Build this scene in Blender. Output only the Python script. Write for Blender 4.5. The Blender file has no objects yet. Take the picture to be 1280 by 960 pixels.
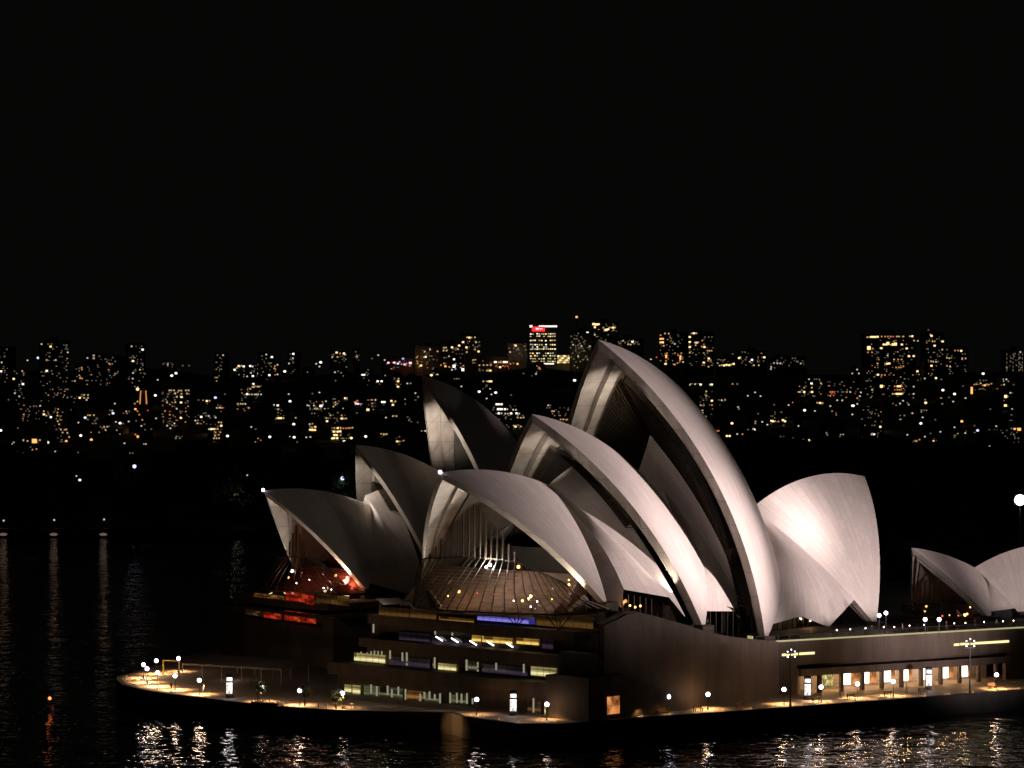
import bpy, bmesh, math, random
from mathutils import Vector, Matrix
random.seed(7)
R = math.radians
S = bpy.context.scene
COL = S.collection

# ------------------------------------------------------------------ camera, world, exposure
F, YH, H = 3731.48, 470.09, 60.0          # focal length in pixels of the 1280 px photo, horizon row, eye height (m)
cam_d = bpy.data.cameras.new('camera')
cam_d.sensor_width = 36.0
cam_d.lens = 36.0 * F / 1280.0
cam_d.clip_start, cam_d.clip_end = 1.0, 9000.0
cam = bpy.data.objects.new('camera', cam_d)
cam.location = (0, 0, H)
cam.rotation_euler = (R(90) - math.atan((480 - YH) / F), 0, 0)
COL.objects.link(cam)
S.camera = cam

W = bpy.data.worlds.new('World'); S.world = W; W.use_nodes = True
nt = W.node_tree; nt.nodes.clear()
wo = nt.nodes.new('ShaderNodeOutputWorld'); bg = nt.nodes.new('ShaderNodeBackground')
sky = nt.nodes.new('ShaderNodeTexSky'); sky.sky_type = 'NISHITA'; sky.sun_disc = False
sky.sun_elevation = R(-9); sky.sun_rotation = R(200)
mixw = nt.nodes.new('ShaderNodeMixRGB'); mixw.blend_type = 'ADD'; mixw.inputs[0].default_value = 1
mixw.inputs[2].default_value = (0.0018, 0.00175, 0.0016, 1)   # glow of the city on the night sky
scl = nt.nodes.new('ShaderNodeMixRGB'); scl.blend_type = 'MULTIPLY'; scl.inputs[0].default_value = 1
scl.inputs[2].default_value = (0.004, 0.004, 0.004, 1)
nt.links.new(sky.outputs[0], scl.inputs[1]); nt.links.new(scl.outputs[0], mixw.inputs[1])
nt.links.new(mixw.outputs[0], bg.inputs[0]); bg.inputs[1].default_value = 1.0
nt.links.new(bg.outputs[0], wo.inputs[0])
vs = S.view_settings
vs.view_transform = 'Standard'; vs.look = 'None'; vs.gamma = 1; vs.use_curve_mapping = False; vs.exposure = 0
S.render.engine = 'CYCLES'
S.cycles.use_denoising = True
S.cycles.max_bounces = 6; S.cycles.diffuse_bounces = 2; S.cycles.glossy_bounces = 3
S.cycles.transmission_bounces = 4; S.cycles.transparent_max_bounces = 8
S.cycles.sample_clamp_indirect = 6.0
S.cycles.caustics_reflective = False; S.cycles.caustics_refractive = False

# ------------------------------------------------------------------ frames: the three roofed halls, each with its own axis
FR = {'A': (0.8037, 32.076, 552.529), 'B': (0.6215, -0.1455, 632.084), 'C': (0.6231, 87.763, 584.507)}
# hall coordinates: s metres north along the axis, v metres west of the axis, z above the water
def to_world(h, s, v, z=0.0):
    a, X, Y = FR[h]; c, q = math.cos(a), math.sin(a)
    return Vector((X - c * s + q * v, Y - q * s - c * v, z))
def to_hall(h, p):
    a, X, Y = FR[h]; c, q = math.cos(a), math.sin(a); dx, dy = p[0] - X, p[1] - Y
    return Vector((-c * dx - q * dy, q * dx - c * dy, p[2]))
def at_z(px, py, z):                       # point of the view ray at height z
    Y = F * (H - z) / (py - YH); return Vector(((px - 640) * Y / F, Y, z))
def at_y(px, py, Y):
    return Vector(((px - 640) * Y / F, Y, H - (py - YH) * Y / F))
def _ray_plane(px, py, h, s=None, v=None):
    a, X, Y = FR[h]; c, q = math.cos(a), math.sin(a); dx = (px - 640) / F
    if v is not None:
        nx, ny = q, -c; t = (nx * X + ny * Y + v) / (nx * dx + ny)
    else:
        nx, ny = -c, -q; t = (nx * X + ny * Y + s) / (nx * dx + ny)
    return to_hall(h, (dx * t, t, H - (py - YH) * t / F))
def at_v(px, py, h, v): return _ray_plane(px, py, h, v=v)
def at_s(px, py, h, s): return _ray_plane(px, py, h, s=s)

# ------------------------------------------------------------------ the floodlights of the place
def spot(name, loc, target, watts, cone, blend=0.6, col=(1, .80, .79), rad=0.6):
    d = bpy.data.lights.new(name, 'SPOT'); d.energy = watts; d.color = col
    d.spot_size = R(cone); d.spot_blend = blend; d.shadow_soft_size = rad
    o = bpy.data.objects.new(name, d); o.location = loc
    o.rotation_euler = (Vector(target) - Vector(loc)).to_track_quat('-Z', 'Y').to_euler()
    COL.objects.link(o); return o
def lamp(name, loc, watts, col=(1, .6, .28), rad=0.25):
    d = bpy.data.lights.new(name, 'POINT'); d.energy = watts; d.color = col; d.shadow_soft_size = rad
    o = bpy.data.objects.new(name, d); o.location = loc; COL.objects.link(o); return o
K = 1.0e6
FL = (245, 410, 9)                         # the main bank of floodlights stands across the cove to the south-west
spot('floodlight_concert_hall', FL, (38, 517, 40), 1.7 * K, 15.0, 1.0, rad=5)
spot('floodlight_tall_shell_high', FL, (30, 528, 56), 0.9 * K, 9.0, 1.0, rad=5)
spot('floodlight_first_shell', FL, (22, 499, 26), 1.0 * K, 6.2, 1.0, rad=5)
spot('floodlight_second_shell', FL, (33, 513, 28), 1.9 * K, 7.2, 1.0, rad=5)
spot('floodlight_tall_shell', FL, (45, 525, 28), 3.8 * K, 9.5, 1.0, rad=5)
spot('floodlight_south_shell', (118, 470, 9), (59.2, 562, 31.5), 1.3 * K, 8.0, 1.0, rad=4)
spot('floodlight_south_shell_wide', (125, 462, 9), (64, 563, 27), 0.75 * K, 26.0, .9, rad=7)
spot('floodlight_restaurant', FL, (108, 585, 20), 1.3 * K, 11.0, 0.7, rad=5)
spot('floodlight_wash', (40, 200, 9), (26, 516, 38), 0.22 * K, 12.0, 0.8, (1, .80, .70), 4)

# ------------------------------------------------------------------ materials
MATS = {}
def _base(name):
    m = bpy.data.materials.new(name); m.use_nodes = True
    t = m.node_tree; b = t.nodes['Principled BSDF']; MATS[name] = m
    return m, t, b
def _noise_col(t, b, c0, c1, scale, coord='Object', detail=5, stretch=None):
    tc = t.nodes.new('ShaderNodeTexCoord'); n = t.nodes.new('ShaderNodeTexNoise')
    n.inputs['Scale'].default_value = scale; n.inputs['Detail'].default_value = detail
    src = tc.outputs[coord]
    if stretch:
        mp = t.nodes.new('ShaderNodeMapping'); mp.inputs['Scale'].default_value = stretch
        t.links.new(src, mp.inputs[0]); src = mp.outputs[0]
    t.links.new(src, n.inputs['Vector'])
    r = t.nodes.new('ShaderNodeValToRGB')
    r.color_ramp.elements[0].color = (*c0, 1); r.color_ramp.elements[1].color = (*c1, 1)
    r.color_ramp.elements[0].position = .3; r.color_ramp.elements[1].position = .7
    t.links.new(n.outputs['Fac'], r.inputs[0]); t.links.new(r.outputs[0], b.inputs['Base Color'])
    return n, r
def mat(name, c0, c1=None, rough=.6, scale=.4, metal=0, bump=0, bscale=3, stretch=None):
    m, t, b = _base(name)
    b.inputs['Roughness'].default_value = rough; b.inputs['Metallic'].default_value = metal
    _noise_col(t, b, c0, c1 or tuple(x * .75 for x in c0), scale, stretch=stretch)
    if bump:
        tc = t.nodes.new('ShaderNodeTexCoord'); n = t.nodes.new('ShaderNodeTexNoise'); n.inputs['Scale'].default_value = bscale
        n.inputs['Detail'].default_value = 6
        bp = t.nodes.new('ShaderNodeBump'); bp.inputs['Strength'].default_value = bump; bp.inputs['Distance'].default_value = .1
        t.links.new(tc.outputs['Object'], n.inputs['Vector']); t.links.new(n.outputs['Fac'], bp.inputs['Height'])
        t.links.new(bp.outputs[0], b.inputs['Normal'])
    return m
def emit(name, col, strength, sample=True):
    m, t, b = _base(name)
    b.inputs['Base Color'].default_value = (.02, .02, .02, 1)
    b.inputs['Emission Color'].default_value = (*col, 1); b.inputs['Emission Strength'].default_value = strength
    if not sample: m.cycles.emission_sampling = 'NONE'
    return m
def emit_pane(name, c0, c1, strength, cell=1.3):
    """a lit window: brighter and darker upright bays behind the glass, as rooms, curtains and furniture make them"""
    m, t, b = _base(name); L = t.links.new
    b.inputs['Base Color'].default_value = (.02, .02, .02, 1); b.inputs['Roughness'].default_value = .15
    tc = t.nodes.new('ShaderNodeTexCoord'); sp = t.nodes.new('ShaderNodeSeparateXYZ'); ad = t.nodes.new('ShaderNodeMath'); cb = t.nodes.new('ShaderNodeCombineXYZ')
    L(tc.outputs['Object'], sp.inputs[0]); L(sp.outputs[0], ad.inputs[0]); L(sp.outputs[1], ad.inputs[1]); L(ad.outputs[0], cb.inputs[0]); L(sp.outputs[2], cb.inputs[1])
    br = t.nodes.new('ShaderNodeTexBrick'); br.offset = .37; br.inputs['Scale'].default_value = 1; br.inputs['Brick Width'].default_value = cell * .55
    br.inputs['Row Height'].default_value = cell * 1.9; br.inputs['Mortar Size'].default_value = .03
    br.inputs['Color1'].default_value = (*c0, 1); br.inputs['Color2'].default_value = (*c1, 1); br.inputs['Mortar'].default_value = (*[x * .3 for x in c0], 1)
    n = t.nodes.new('ShaderNodeTexNoise'); n.inputs['Scale'].default_value = 1.5 / cell; n.inputs['Detail'].default_value = 5
    r = t.nodes.new('ShaderNodeValToRGB'); r.color_ramp.elements[0].color = (.16, .13, .11, 1); r.color_ramp.elements[0].position = .38
    r.color_ramp.elements[1].color = (1.25, 1.22, 1.15, 1); r.color_ramp.elements[1].position = .62
    mx = t.nodes.new('ShaderNodeMixRGB'); mx.blend_type = 'MULTIPLY'; mx.inputs[0].default_value = 1
    L(cb.outputs[0], br.inputs['Vector']); L(cb.outputs[0], n.inputs['Vector']); L(n.outputs['Fac'], r.inputs[0])
    L(br.outputs['Color'], mx.inputs[1]); L(r.outputs[0], mx.inputs[2]); L(mx.outputs[0], b.inputs['Emission Color'])
    b.inputs['Emission Strength'].default_value = strength
    return m
def tile_mat():
    """glazed cream tile lids: long ribs with seams, every lid a slightly different tone"""
    m, t, b = _base('roof_tiles')
    uv = t.nodes.new('ShaderNodeUVMap'); uv.uv_map = 'UVMap'
    br = t.nodes.new('ShaderNodeTexBrick'); br.offset = .5
    br.inputs['Scale'].default_value = 1; br.inputs['Brick Width'].default_value = 2.6; br.inputs['Row Height'].default_value = 1.0
    br.inputs['Mortar Size'].default_value = .045; br.inputs['Mortar Smooth'].default_value = .3; br.inputs['Bias'].default_value = 0
    br.inputs['Color1'].default_value = (.76, .70, .65, 1); br.inputs['Color2'].default_value = (.69, .635, .595, 1)
    br.inputs['Mortar'].default_value = (.60, .55, .51, 1)
    n = t.nodes.new('ShaderNodeTexNoise'); n.inputs['Scale'].default_value = .22; n.inputs['Detail'].default_value = 7
    mp = t.nodes.new('ShaderNodeMapping'); mp.inputs['Scale'].default_value = (.35, 4.5, 1)
    mx = t.nodes.new('ShaderNodeMixRGB'); mx.blend_type = 'MULTIPLY'; mx.inputs[0].default_value = 1
    rp = t.nodes.new('ShaderNodeValToRGB')
    rp.color_ramp.elements[0].color = (.93, .92, .91, 1); rp.color_ramp.elements[1].color = (1, 1, 1, 1)
    rp.color_ramp.elements[0].position = .36; rp.color_ramp.elements[1].position = .6
    L = t.links.new
    L(uv.outputs[0], br.inputs['Vector']); L(uv.outputs[0], mp.inputs[0]); L(mp.outputs[0], n.inputs['Vector'])
    L(n.outputs['Fac'], rp.inputs[0]); L(br.outputs['Color'], mx.inputs[1]); L(rp.outputs[0], mx.inputs[2])
    L(mx.outputs[0], b.inputs['Base Color'])
    b.inputs['Roughness'].default_value = .58; b.inputs['Specular IOR Level'].default_value = .3
    bp = t.nodes.new('ShaderNodeBump'); bp.inputs['Strength'].default_value = .25; bp.inputs['Distance'].default_value = .05; bp.invert = True
    L(br.outputs['Fac'], bp.inputs['Height']); L(bp.outputs[0], b.inputs['Normal'])
    return m
def panel_mat(name, c0, c1, w, h, rough, joint):
    """concrete or granite panels with thin dark joints (object space, u = x+y, v = z)"""
    m, t, b = _base(name)
    tc = t.nodes.new('ShaderNodeTexCoord'); sp = t.nodes.new('ShaderNodeSeparateXYZ'); ad = t.nodes.new('ShaderNodeMath')
    cb = t.nodes.new('ShaderNodeCombineXYZ'); br = t.nodes.new('ShaderNodeTexBrick')
    br.offset = 0; br.inputs['Scale'].default_value = 1; br.inputs['Brick Width'].default_value = w; br.inputs['Row Height'].default_value = h
    br.inputs['Mortar Size'].default_value = .045; br.inputs['Color1'].default_value = (*c0, 1); br.inputs['Color2'].default_value = (*c1, 1)
    br.inputs['Mortar'].default_value = (*joint, 1)
    n = t.nodes.new('ShaderNodeTexNoise'); n.inputs['Scale'].default_value = .5; n.inputs['Detail'].default_value = 7
    mp = t.nodes.new('ShaderNodeMapping'); mp.inputs['Scale'].default_value = (1, 1, .16)
    rp = t.nodes.new('ShaderNodeValToRGB'); rp.color_ramp.elements[0].color = (.55, .53, .50, 1); rp.color_ramp.elements[0].position = .3
    rp.color_ramp.elements[1].position = .7
    mx = t.nodes.new('ShaderNodeMixRGB'); mx.blend_type = 'MULTIPLY'; mx.inputs[0].default_value = 1
    L = t.links.new
    L(tc.outputs['Object'], sp.inputs[0]); L(sp.outputs[0], ad.inputs[0]); L(sp.outputs[1], ad.inputs[1])
    L(ad.outputs[0], cb.inputs[0]); L(sp.outputs[2], cb.inputs[1]); L(cb.outputs[0], br.inputs['Vector'])
    L(tc.outputs['Object'], mp.inputs[0]); L(mp.outputs[0], n.inputs['Vector']); L(n.outputs['Fac'], rp.inputs[0])
    L(br.outputs['Color'], mx.inputs[1]); L(rp.outputs[0], mx.inputs[2]); L(mx.outputs[0], b.inputs['Base Color'])
    b.inputs['Roughness'].default_value = rough
    return m
def glass_mat(name, tint, clear):
    m, t, b = _base(name); t.nodes.remove(b)
    out = t.nodes['Material Output']
    tr = t.nodes.new('ShaderNodeBsdfTransparent'); tr.inputs[0].default_value = (*[x * clear for x in tint], 1)
    gl = t.nodes.new('ShaderNodeBsdfGlossy'); gl.inputs[0].default_value = (.9, .9, .9, 1); gl.inputs['Roughness'].default_value = .06
    lw = t.nodes.new('ShaderNodeLayerWeight'); lw.inputs[0].default_value = .5
    pw = t.nodes.new('ShaderNodeMath'); pw.operation = 'POWER'; pw.inputs[1].default_value = 4
    fr = t.nodes.new('ShaderNodeMath'); fr.operation = 'MULTIPLY_ADD'; fr.inputs[1].default_value = .85; fr.inputs[2].default_value = .05
    t.links.new(lw.outputs['Facing'], pw.inputs[0]); t.links.new(pw.outputs[0], fr.inputs[0])
    mx = t.nodes.new('ShaderNodeMixShader')
    t.links.new(fr.outputs[0], mx.inputs[0]); t.links.new(tr.outputs[0], mx.inputs[1]); t.links.new(gl.outputs[0], mx.inputs[2])
    t.links.new(mx.outputs[0], out.inputs[0])
    return m
def water_mat():
    m, t, b = _base('harbour_water')
    b.inputs['Base Color'].default_value = (.004, .006, .007, 1); b.inputs['Roughness'].default_value = .06
    b.inputs['IOR'].default_value = 1.33
    tc = t.nodes.new('ShaderNodeTexCoord'); L = t.links.new
    def layer(scale, detail, stretch):
        mp = t.nodes.new('ShaderNodeMapping'); mp.inputs['Scale'].default_value = stretch; mp.inputs['Rotation'].default_value = (0, 0, R(18))
        n = t.nodes.new('ShaderNodeTexNoise'); n.inputs['Scale'].default_value = scale; n.inputs['Detail'].default_value = detail
        n.inputs['Distortion'].default_value = .4
        L(tc.outputs['Object'], mp.inputs[0]); L(mp.outputs[0], n.inputs['Vector']); return n.outputs['Fac']
    a = layer(.11, 2, (.8, 1, 1)); c = layer(.42, 2, (.8, 1, 1))
    m1 = t.nodes.new('ShaderNodeMath'); m1.operation = 'MULTIPLY'; m1.inputs[1].default_value = .50
    ad = t.nodes.new('ShaderNodeMath'); L(c, m1.inputs[0]); L(a, ad.inputs[0]); L(m1.outputs[0], ad.inputs[1])
    bp = t.nodes.new('ShaderNodeBump'); bp.inputs['Strength'].default_value = 1.0; bp.inputs['Distance'].default_value = .8
    L(ad.outputs[0], bp.inputs['Height']); L(bp.outputs[0], b.inputs['Normal'])
    return m
tiles = tile_mat()
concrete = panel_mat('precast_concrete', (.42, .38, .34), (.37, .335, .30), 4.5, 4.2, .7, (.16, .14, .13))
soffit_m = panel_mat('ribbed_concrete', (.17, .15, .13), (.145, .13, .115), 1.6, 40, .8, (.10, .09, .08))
granite = panel_mat('podium_granite', (.088, .064, .046), (.076, .056, .041), 1.25, 3.6, .75, (.10, .08, .07))
granite_shade = panel_mat('shaded_granite', (.08, .058, .042), (.07, .052, .038), 1.25, 2.4, .8, (.08, .065, .055))  # podium granite again, with shade put into its colour
paving = mat('promenade_paving', (.30, .235, .19), (.24, .19, .155), .7, .5, bump=.15)
stone_wall = mat('seawall_stone', (.055, .05, .045), (.03, .028, .026), .85, .3, bump=.5, bscale=1.2)
bronze = mat('bronze_frame', (.055, .042, .03), (.04, .03, .022), .45, .8, metal=.6)
dark_metal = mat('dark_metal', (.03, .03, .032), None, .5, 1, metal=.4)
pale_metal = mat('pale_metal', (.35, .33, .30), None, .45, 1, metal=.3)
timber = mat('seat_timber', (.10, .06, .035), None, .7, 2)
carpet = mat('purple_carpet', (.25, .17, .13), (.13, .09, .07), .95, .7)
carpet_red = mat('red_carpet', (.15, .035, .026), (.10, .026, .02), .95, .6)
wall_dark = mat('hall_timber', (.035, .026, .02), (.022, .017, .014), .8, .3)
glass = glass_mat('foyer_glass', (1, .96, .90), .72)
glass_dark = glass_mat('bronze_glass', (.55, .48, .38), .42)
leaf_m = mat('leaves', (.055, .085, .025), (.03, .055, .018), .7, .6)
leaf_dark = mat('garden_leaves', (.035, .05, .02), (.02, .032, .014), .8, .05)
bark = mat('bark', (.08, .06, .045), None, .9, 3)
soil = mat('garden_ground', (.035, .04, .022), (.02, .024, .014), .95, .02)
block_a = panel_mat('city_render', (.20, .18, .16), (.15, .135, .12), 3.5, 3.0, .9, (.05, .045, .04))
block_b = panel_mat('city_brick', (.13, .085, .065), (.10, .065, .05), 4.2, 3.0, .9, (.04, .03, .025))
block_c = panel_mat('city_concrete', (.26, .25, .23), (.20, .19, .18), 5, 3.2, .9, (.06, .055, .05))
roof_tile_m = mat('house_roof', (.10, .05, .035), (.07, .04, .03), .9, .1)
globe_m = emit('lamp_globe', (.86, .84, 1.0), 9)
globe_warm = emit('warm_globe', (1, .80, .55), 18)
sign_m = emit_pane('backlit_panel', (1, .92, .95), (1.0, .98, 1.0), 2.4, 3)
# ------------------------------------------------------------------ mesh helpers
class MB:
    def __init__(s): s.v = []; s.f = []; s.uv = None
    def pts(s, ps):
        i = len(s.v); s.v.extend(tuple(p) for p in ps); return i
    def face(s, ps):
        i = s.pts(ps); s.f.append(tuple(range(i, i + len(ps))))
    def box(s, x0, x1, y0, y1, z0, z1):
        i = s.pts([(x0, y0, z0), (x1, y0, z0), (x1, y1, z0), (x0, y1, z0), (x0, y0, z1), (x1, y0, z1), (x1, y1, z1), (x0, y1, z1)])
        for q in ((3, 2, 1, 0), (4, 5, 6, 7), (0, 1, 5, 4), (1, 2, 6, 5), (2, 3, 7, 6), (3, 0, 4, 7)): s.f.append(tuple(i + k for k in q))
        return s
    def prism(s, poly, z0, z1):
        """vertical prism; z0 / z1 numbers or lists"""
        n = len(poly)
        if not isinstance(z0, (list, tuple)): z0 = [z0] * n
        if not isinstance(z1, (list, tuple)): z1 = [z1] * n
        i = s.pts([(p[0], p[1], z) for p, z in zip(poly, z0)]); j = s.pts([(p[0], p[1], z) for p, z in zip(poly, z1)])
        for k in range(n):
            l = (k + 1) % n; s.f.append((i + k, i + l, j + l, j + k))
        s.f.append(tuple(range(j, j + n))); s.f.append(tuple(range(i + n - 1, i - 1, -1)))
        return s
    def profile(s, sz, v0, v1):
        """polygon in (s, z) extruded across v"""
        n = len(sz); i = s.pts([(a, v0, z) for a, z in sz]); j = s.pts([(a, v1, z) for a, z in sz])
        for k in range(n):
            l = (k + 1) % n; s.f.append((i + k, i + l, j + l, j + k))
        s.f.append(tuple(range(j, j + n))); s.f.append(tuple(range(i + n - 1, i - 1, -1)))
        return s
    def wall(s, path, th, z0, z1, closed=False):
        """a wall of thickness th to the left of a plan path; z1 number or list along the path"""
        n = len(path); P = [Vector(p[:2]) for p in path]
        if not isinstance(z1, (list, tuple)): z1 = [z1] * n
        off = []
        for k in range(n):
            a = P[max(k - 1, 0)]; b = P[min(k + 1, n - 1)]; d = (b - a).normalized()
            off.append(P[k] + Vector((-d.y, d.x)) * th)
        for k in range(n - 1):
            i = s.pts([(*P[k], z0), (*P[k + 1], z0), (*P[k + 1], z1[k + 1]), (*P[k], z1[k]),
                       (*off[k], z0), (*off[k + 1], z0), (*off[k + 1], z1[k + 1]), (*off[k], z1[k])])
            for q in ((0, 1, 2, 3), (5, 4, 7, 6), (3, 2, 6, 7)): s.f.append(tuple(i + e for e in q))
            if k == 0: s.f.append((i, i + 3, i + 7, i + 4))
            if k == n - 2: s.f.append((i + 1, i + 5, i + 6, i + 2))
        return s
    def tube(s, p, q, r0, r1=None, n=8, cap=True):
        p, q = Vector(p), Vector(q); r1 = r0 if r1 is None else r1
        d = (q - p).normalized(); a = d.orthogonal().normalized(); b = d.cross(a)
        i = s.pts([p + (a * math.cos(t) + b * math.sin(t)) * r0 for t in [2 * math.pi * k / n for k in range(n)]])
        j = s.pts([q + (a * math.cos(t) + b * math.sin(t)) * r1 for t in [2 * math.pi * k / n for k in range(n)]])
        for k in range(n):
            l = (k + 1) % n; s.f.append((i + k, i + l, j + l, j + k))
        if cap: s.f.append(tuple(range(j, j + n))); s.f.append(tuple(range(i + n - 1, i - 1, -1)))
        return s
    def path(s, ps, r, n=6):
        for a, b in zip(ps[:-1], ps[1:]): s.tube(a, b, r, n=n)
        return s
    def ball(s, c, r, nu=14, nv=9, sz=1.0):
        c = Vector(c); rows = []
        for a in range(1, nv):
            th = math.pi * a / nv
            rows.append(s.pts([c + Vector((r * math.sin(th) * math.cos(2 * math.pi * k / nu), r * math.sin(th) * math.sin(2 * math.pi * k / nu), sz * r * math.cos(th))) for k in range(nu)]))
        t = s.pts([c + Vector((0, 0, r * sz))]); b = s.pts([c - Vector((0, 0, r * sz))])
        for k in range(nu):
            l = (k + 1) % nu
            s.f.append((t, rows[0] + k, rows[0] + l)); s.f.append((b, rows[-1] + l, rows[-1] + k))
            for x, y in zip(rows[:-1], rows[1:]): s.f.append((x + k, y + k, y + l, x + l))
        return s
    def grid(s, rows, uvf=None, flip=False):
        """rows: list of equally long point lists; uvf(i, j) gives the uv"""
        m = len(rows[0]); base = [s.pts(r) for r in rows]
        if s.uv is None: s.uv = {}
        for i in range(len(rows) - 1):
            for j in range(m - 1):
                q = [(i, j), (i, j + 1), (i + 1, j + 1), (i + 1, j)]
                if flip: q.reverse()
                s.f.append(tuple(base[a] + b for a, b in q))
                if uvf: s.uv[len(s.f) - 1] = [uvf(a, b) for a, b in q]
        return s
    def build(s, name, material, parent=None, smooth=False):
        me = bpy.data.meshes.new(name); me.from_pydata(s.v, [], s.f); me.update()
        if s.uv:
            ul = me.uv_layers.new(name='UVMap')
            for pi, u in s.uv.items():
                for li, c in zip(me.polygons[pi].loop_indices, u): ul.data[li].uv = c
        if smooth:
            me.polygons.foreach_set('use_smooth', [True] * len(me.polygons))
        me.materials.append(material)
        o = bpy.data.objects.new(name, me); COL.objects.link(o)
        if parent: o.parent = parent
        return o
LABELS = {}
def tag(o, label, cat, group=None):
    o['label'] = label; o['category'] = cat
    if group: o['group'] = group
    LABELS.setdefault(label, []).append(o.name)
    return o
def thing(name, label, cat, loc=(0, 0, 0), rz=0, group=None):
    o = bpy.data.objects.new(name, None); o.empty_display_size = 1; COL.objects.link(o)
    o.location = loc; o.rotation_euler = (0, 0, rz)
    return tag(o, label, cat, group)
def hall_thing(name, label, cat, h):
    a, X, Y = FR[h]; return thing(name, label, cat, (X, Y, 0), a + math.pi)
def kind(o, k): o['kind'] = k; return o
def dup(root, loc, rz, label, group=None):
    r = root.copy(); COL.objects.link(r); r.location = loc; r.rotation_euler = (0, 0, rz)
    if group: r['group'] = group
    r['label'] = label; LABELS.setdefault(label, []).append(r.name)
    for ch in list(root.children):
        c = ch.copy(); COL.objects.link(c); c.parent = r
        for g in list(ch.children):
            d = g.copy(); COL.objects.link(d); d.parent = c
    return r
def lerp(a, b, t): return Vector(a) * (1 - t) + Vector(b) * t
def poly_at(ps, t):
    """point at fraction t of a polyline (by index)"""
    x = t * (len(ps) - 1); i = min(int(x), len(ps) - 2); return lerp(ps[i], ps[i + 1], x - i)

# ------------------------------------------------------------------ roof shells, all cut from one sphere of 75 m radius
RS = 75.0
class Shell:
    """one half (the west one) of a roof shell: ribs are great-circle arcs fanning from the foot P to the ridge T..Q"""
    def __init__(s, foot, tip, rear):
        s.P = Vector(foot); s.T = Vector((tip[0], 0, tip[1])); s.Q = Vector((rear[0], 0, rear[1]))
        a, b = s.T - s.P, s.Q - s.P; n = a.cross(b); nn = n.dot(n)
        cc = s.P + (n.cross(a) * b.dot(b) + b.cross(n) * a.dot(a)) / (2 * nn)
        hh = math.sqrt(max(RS * RS - (s.P - cc).length_squared, 1e-3)); n.normalize()
        c1, c2 = cc + n * hh, cc - n * hh
        s.c = c1 if c1.z < c2.z else c2
        p = Vector((s.c.x, 0, s.c.z)); a, b = s.T - p, s.Q - p
        s.a0 = math.atan2(a.z, a.x); s.a1 = math.atan2(b.z, b.x)
        if s.a1 - s.a0 > math.pi: s.a1 -= 2 * math.pi
        if s.a0 - s.a1 > math.pi: s.a1 += 2 * math.pi
        s.rr = math.hypot(a.x, a.z); s.len = abs(s.a1 - s.a0) * s.rr
    def ridge(s, u):
        t = s.a0 + (s.a1 - s.a0) * u
        return Vector((s.c.x + s.rr * math.cos(t), 0, s.c.z + s.rr * math.sin(t)))
    def rib(s, u, nv, depth=0.0, t0=0.0, t1=1.0, extra=0.0):
        """points from the foot to the ridge on rib u, 'depth' metres under the tiles (less near the foot)"""
        a = (s.P - s.c).normalized(); b = (s.ridge(u) - s.c).normalized(); q = (b - a * a.dot(b)).normalized()
        r = RS - depth - extra; k = math.hypot(a.y, q.y)
        base = math.atan2(q.y, a.y); d = math.acos(max(-1, min(1, -s.c.y / (r * k))))
        phis = [x % (2 * math.pi) for x in (base + d, base - d)]
        ph = min(x for x in phis if x > 0.01)
        out = []
        for i in range(nv + 1):
            t = t0 + (t1 - t0) * i / nv; f = ph * t
            rad = RS - depth * min(1, .8 + 2.0 * t) - extra * min(1, .12 + 1.1 * t)
            out.append(s.c + (a * math.cos(f) + q * math.sin(f)) * rad)
        return out
def mirror(ps): return [Vector((p.x, -p.y, p.z)) for p in ps]
def build_shell(parent, sh, rim=1.3, arch=1.4, set_back=4.4, tile=None, t0=.012):
    NU, NV = 36, 44
    du = set_back / sh.len; nr = max(6, round(sh.len / 2.4))
    top = MB()
    rows = [sh.rib(i / NU, NV, 0, t0) for i in range(NU + 1)]
    L = (sh.T - sh.P).length
    uvf = lambda i, j: (j / NV * L * 1.05, i / NU * nr)
    top.grid(rows, uvf); top.grid([mirror(r) for r in rows], uvf, flip=True)
    o = top.build('roof_shell', tile or tiles, parent, True)
    rm = MB()
    def strip(mb, a, b):
        mb.grid([a, b]); mb.grid([mirror(a), mirror(b)], flip=True)
    e0, e1 = sh.rib(0, NV, 0, t0), sh.rib(0, NV, rim, t0)
    strip(rm, e1, e0)
    strip(rm, sh.rib(du, NV, rim, t0), e1)
    r0, r1 = sh.rib(1, NV, 0, t0), sh.rib(1, NV, rim, t0)
    strip(rm, r0, r1)
    rm.build('edge_rim', concrete, o)
    ar = MB()
    a0, a1 = sh.rib(du, NV, rim + .14, t0), sh.rib(du, NV, rim, t0, 1, arch)
    a2 = sh.rib(du * 1.9, NV, rim, t0, 1, arch)
    strip(ar, a1, a0); strip(ar, a2, a1)
    ar.build('inner_arch', concrete, o)
    sf = MB()
    rows = [sh.rib(du * 1.9 + (1 - du * 1.9) * i / 14, NV, rim, t0, 1, arch + .4) for i in range(15)]
    sf.grid(rows, flip=True); sf.grid([mirror(r) for r in rows])
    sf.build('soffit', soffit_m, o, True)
    # the pedestals that carry the foot
    for sg in (1, -1):
        f = Vector((sh.P.x, sh.P.y * sg, sh.P.z)); pd = MB()
        pd.prism([(f.x - 1.5, f.y - 1.2), (f.x + 1.5, f.y - 1.2), (f.x + 1.5, f.y + 1.0), (f.x - 1.5, f.y + 1.0)], f.z - 6.5, f.z + .9)
        pd.build('pedestal', granite_shade, o)
    return o
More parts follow.
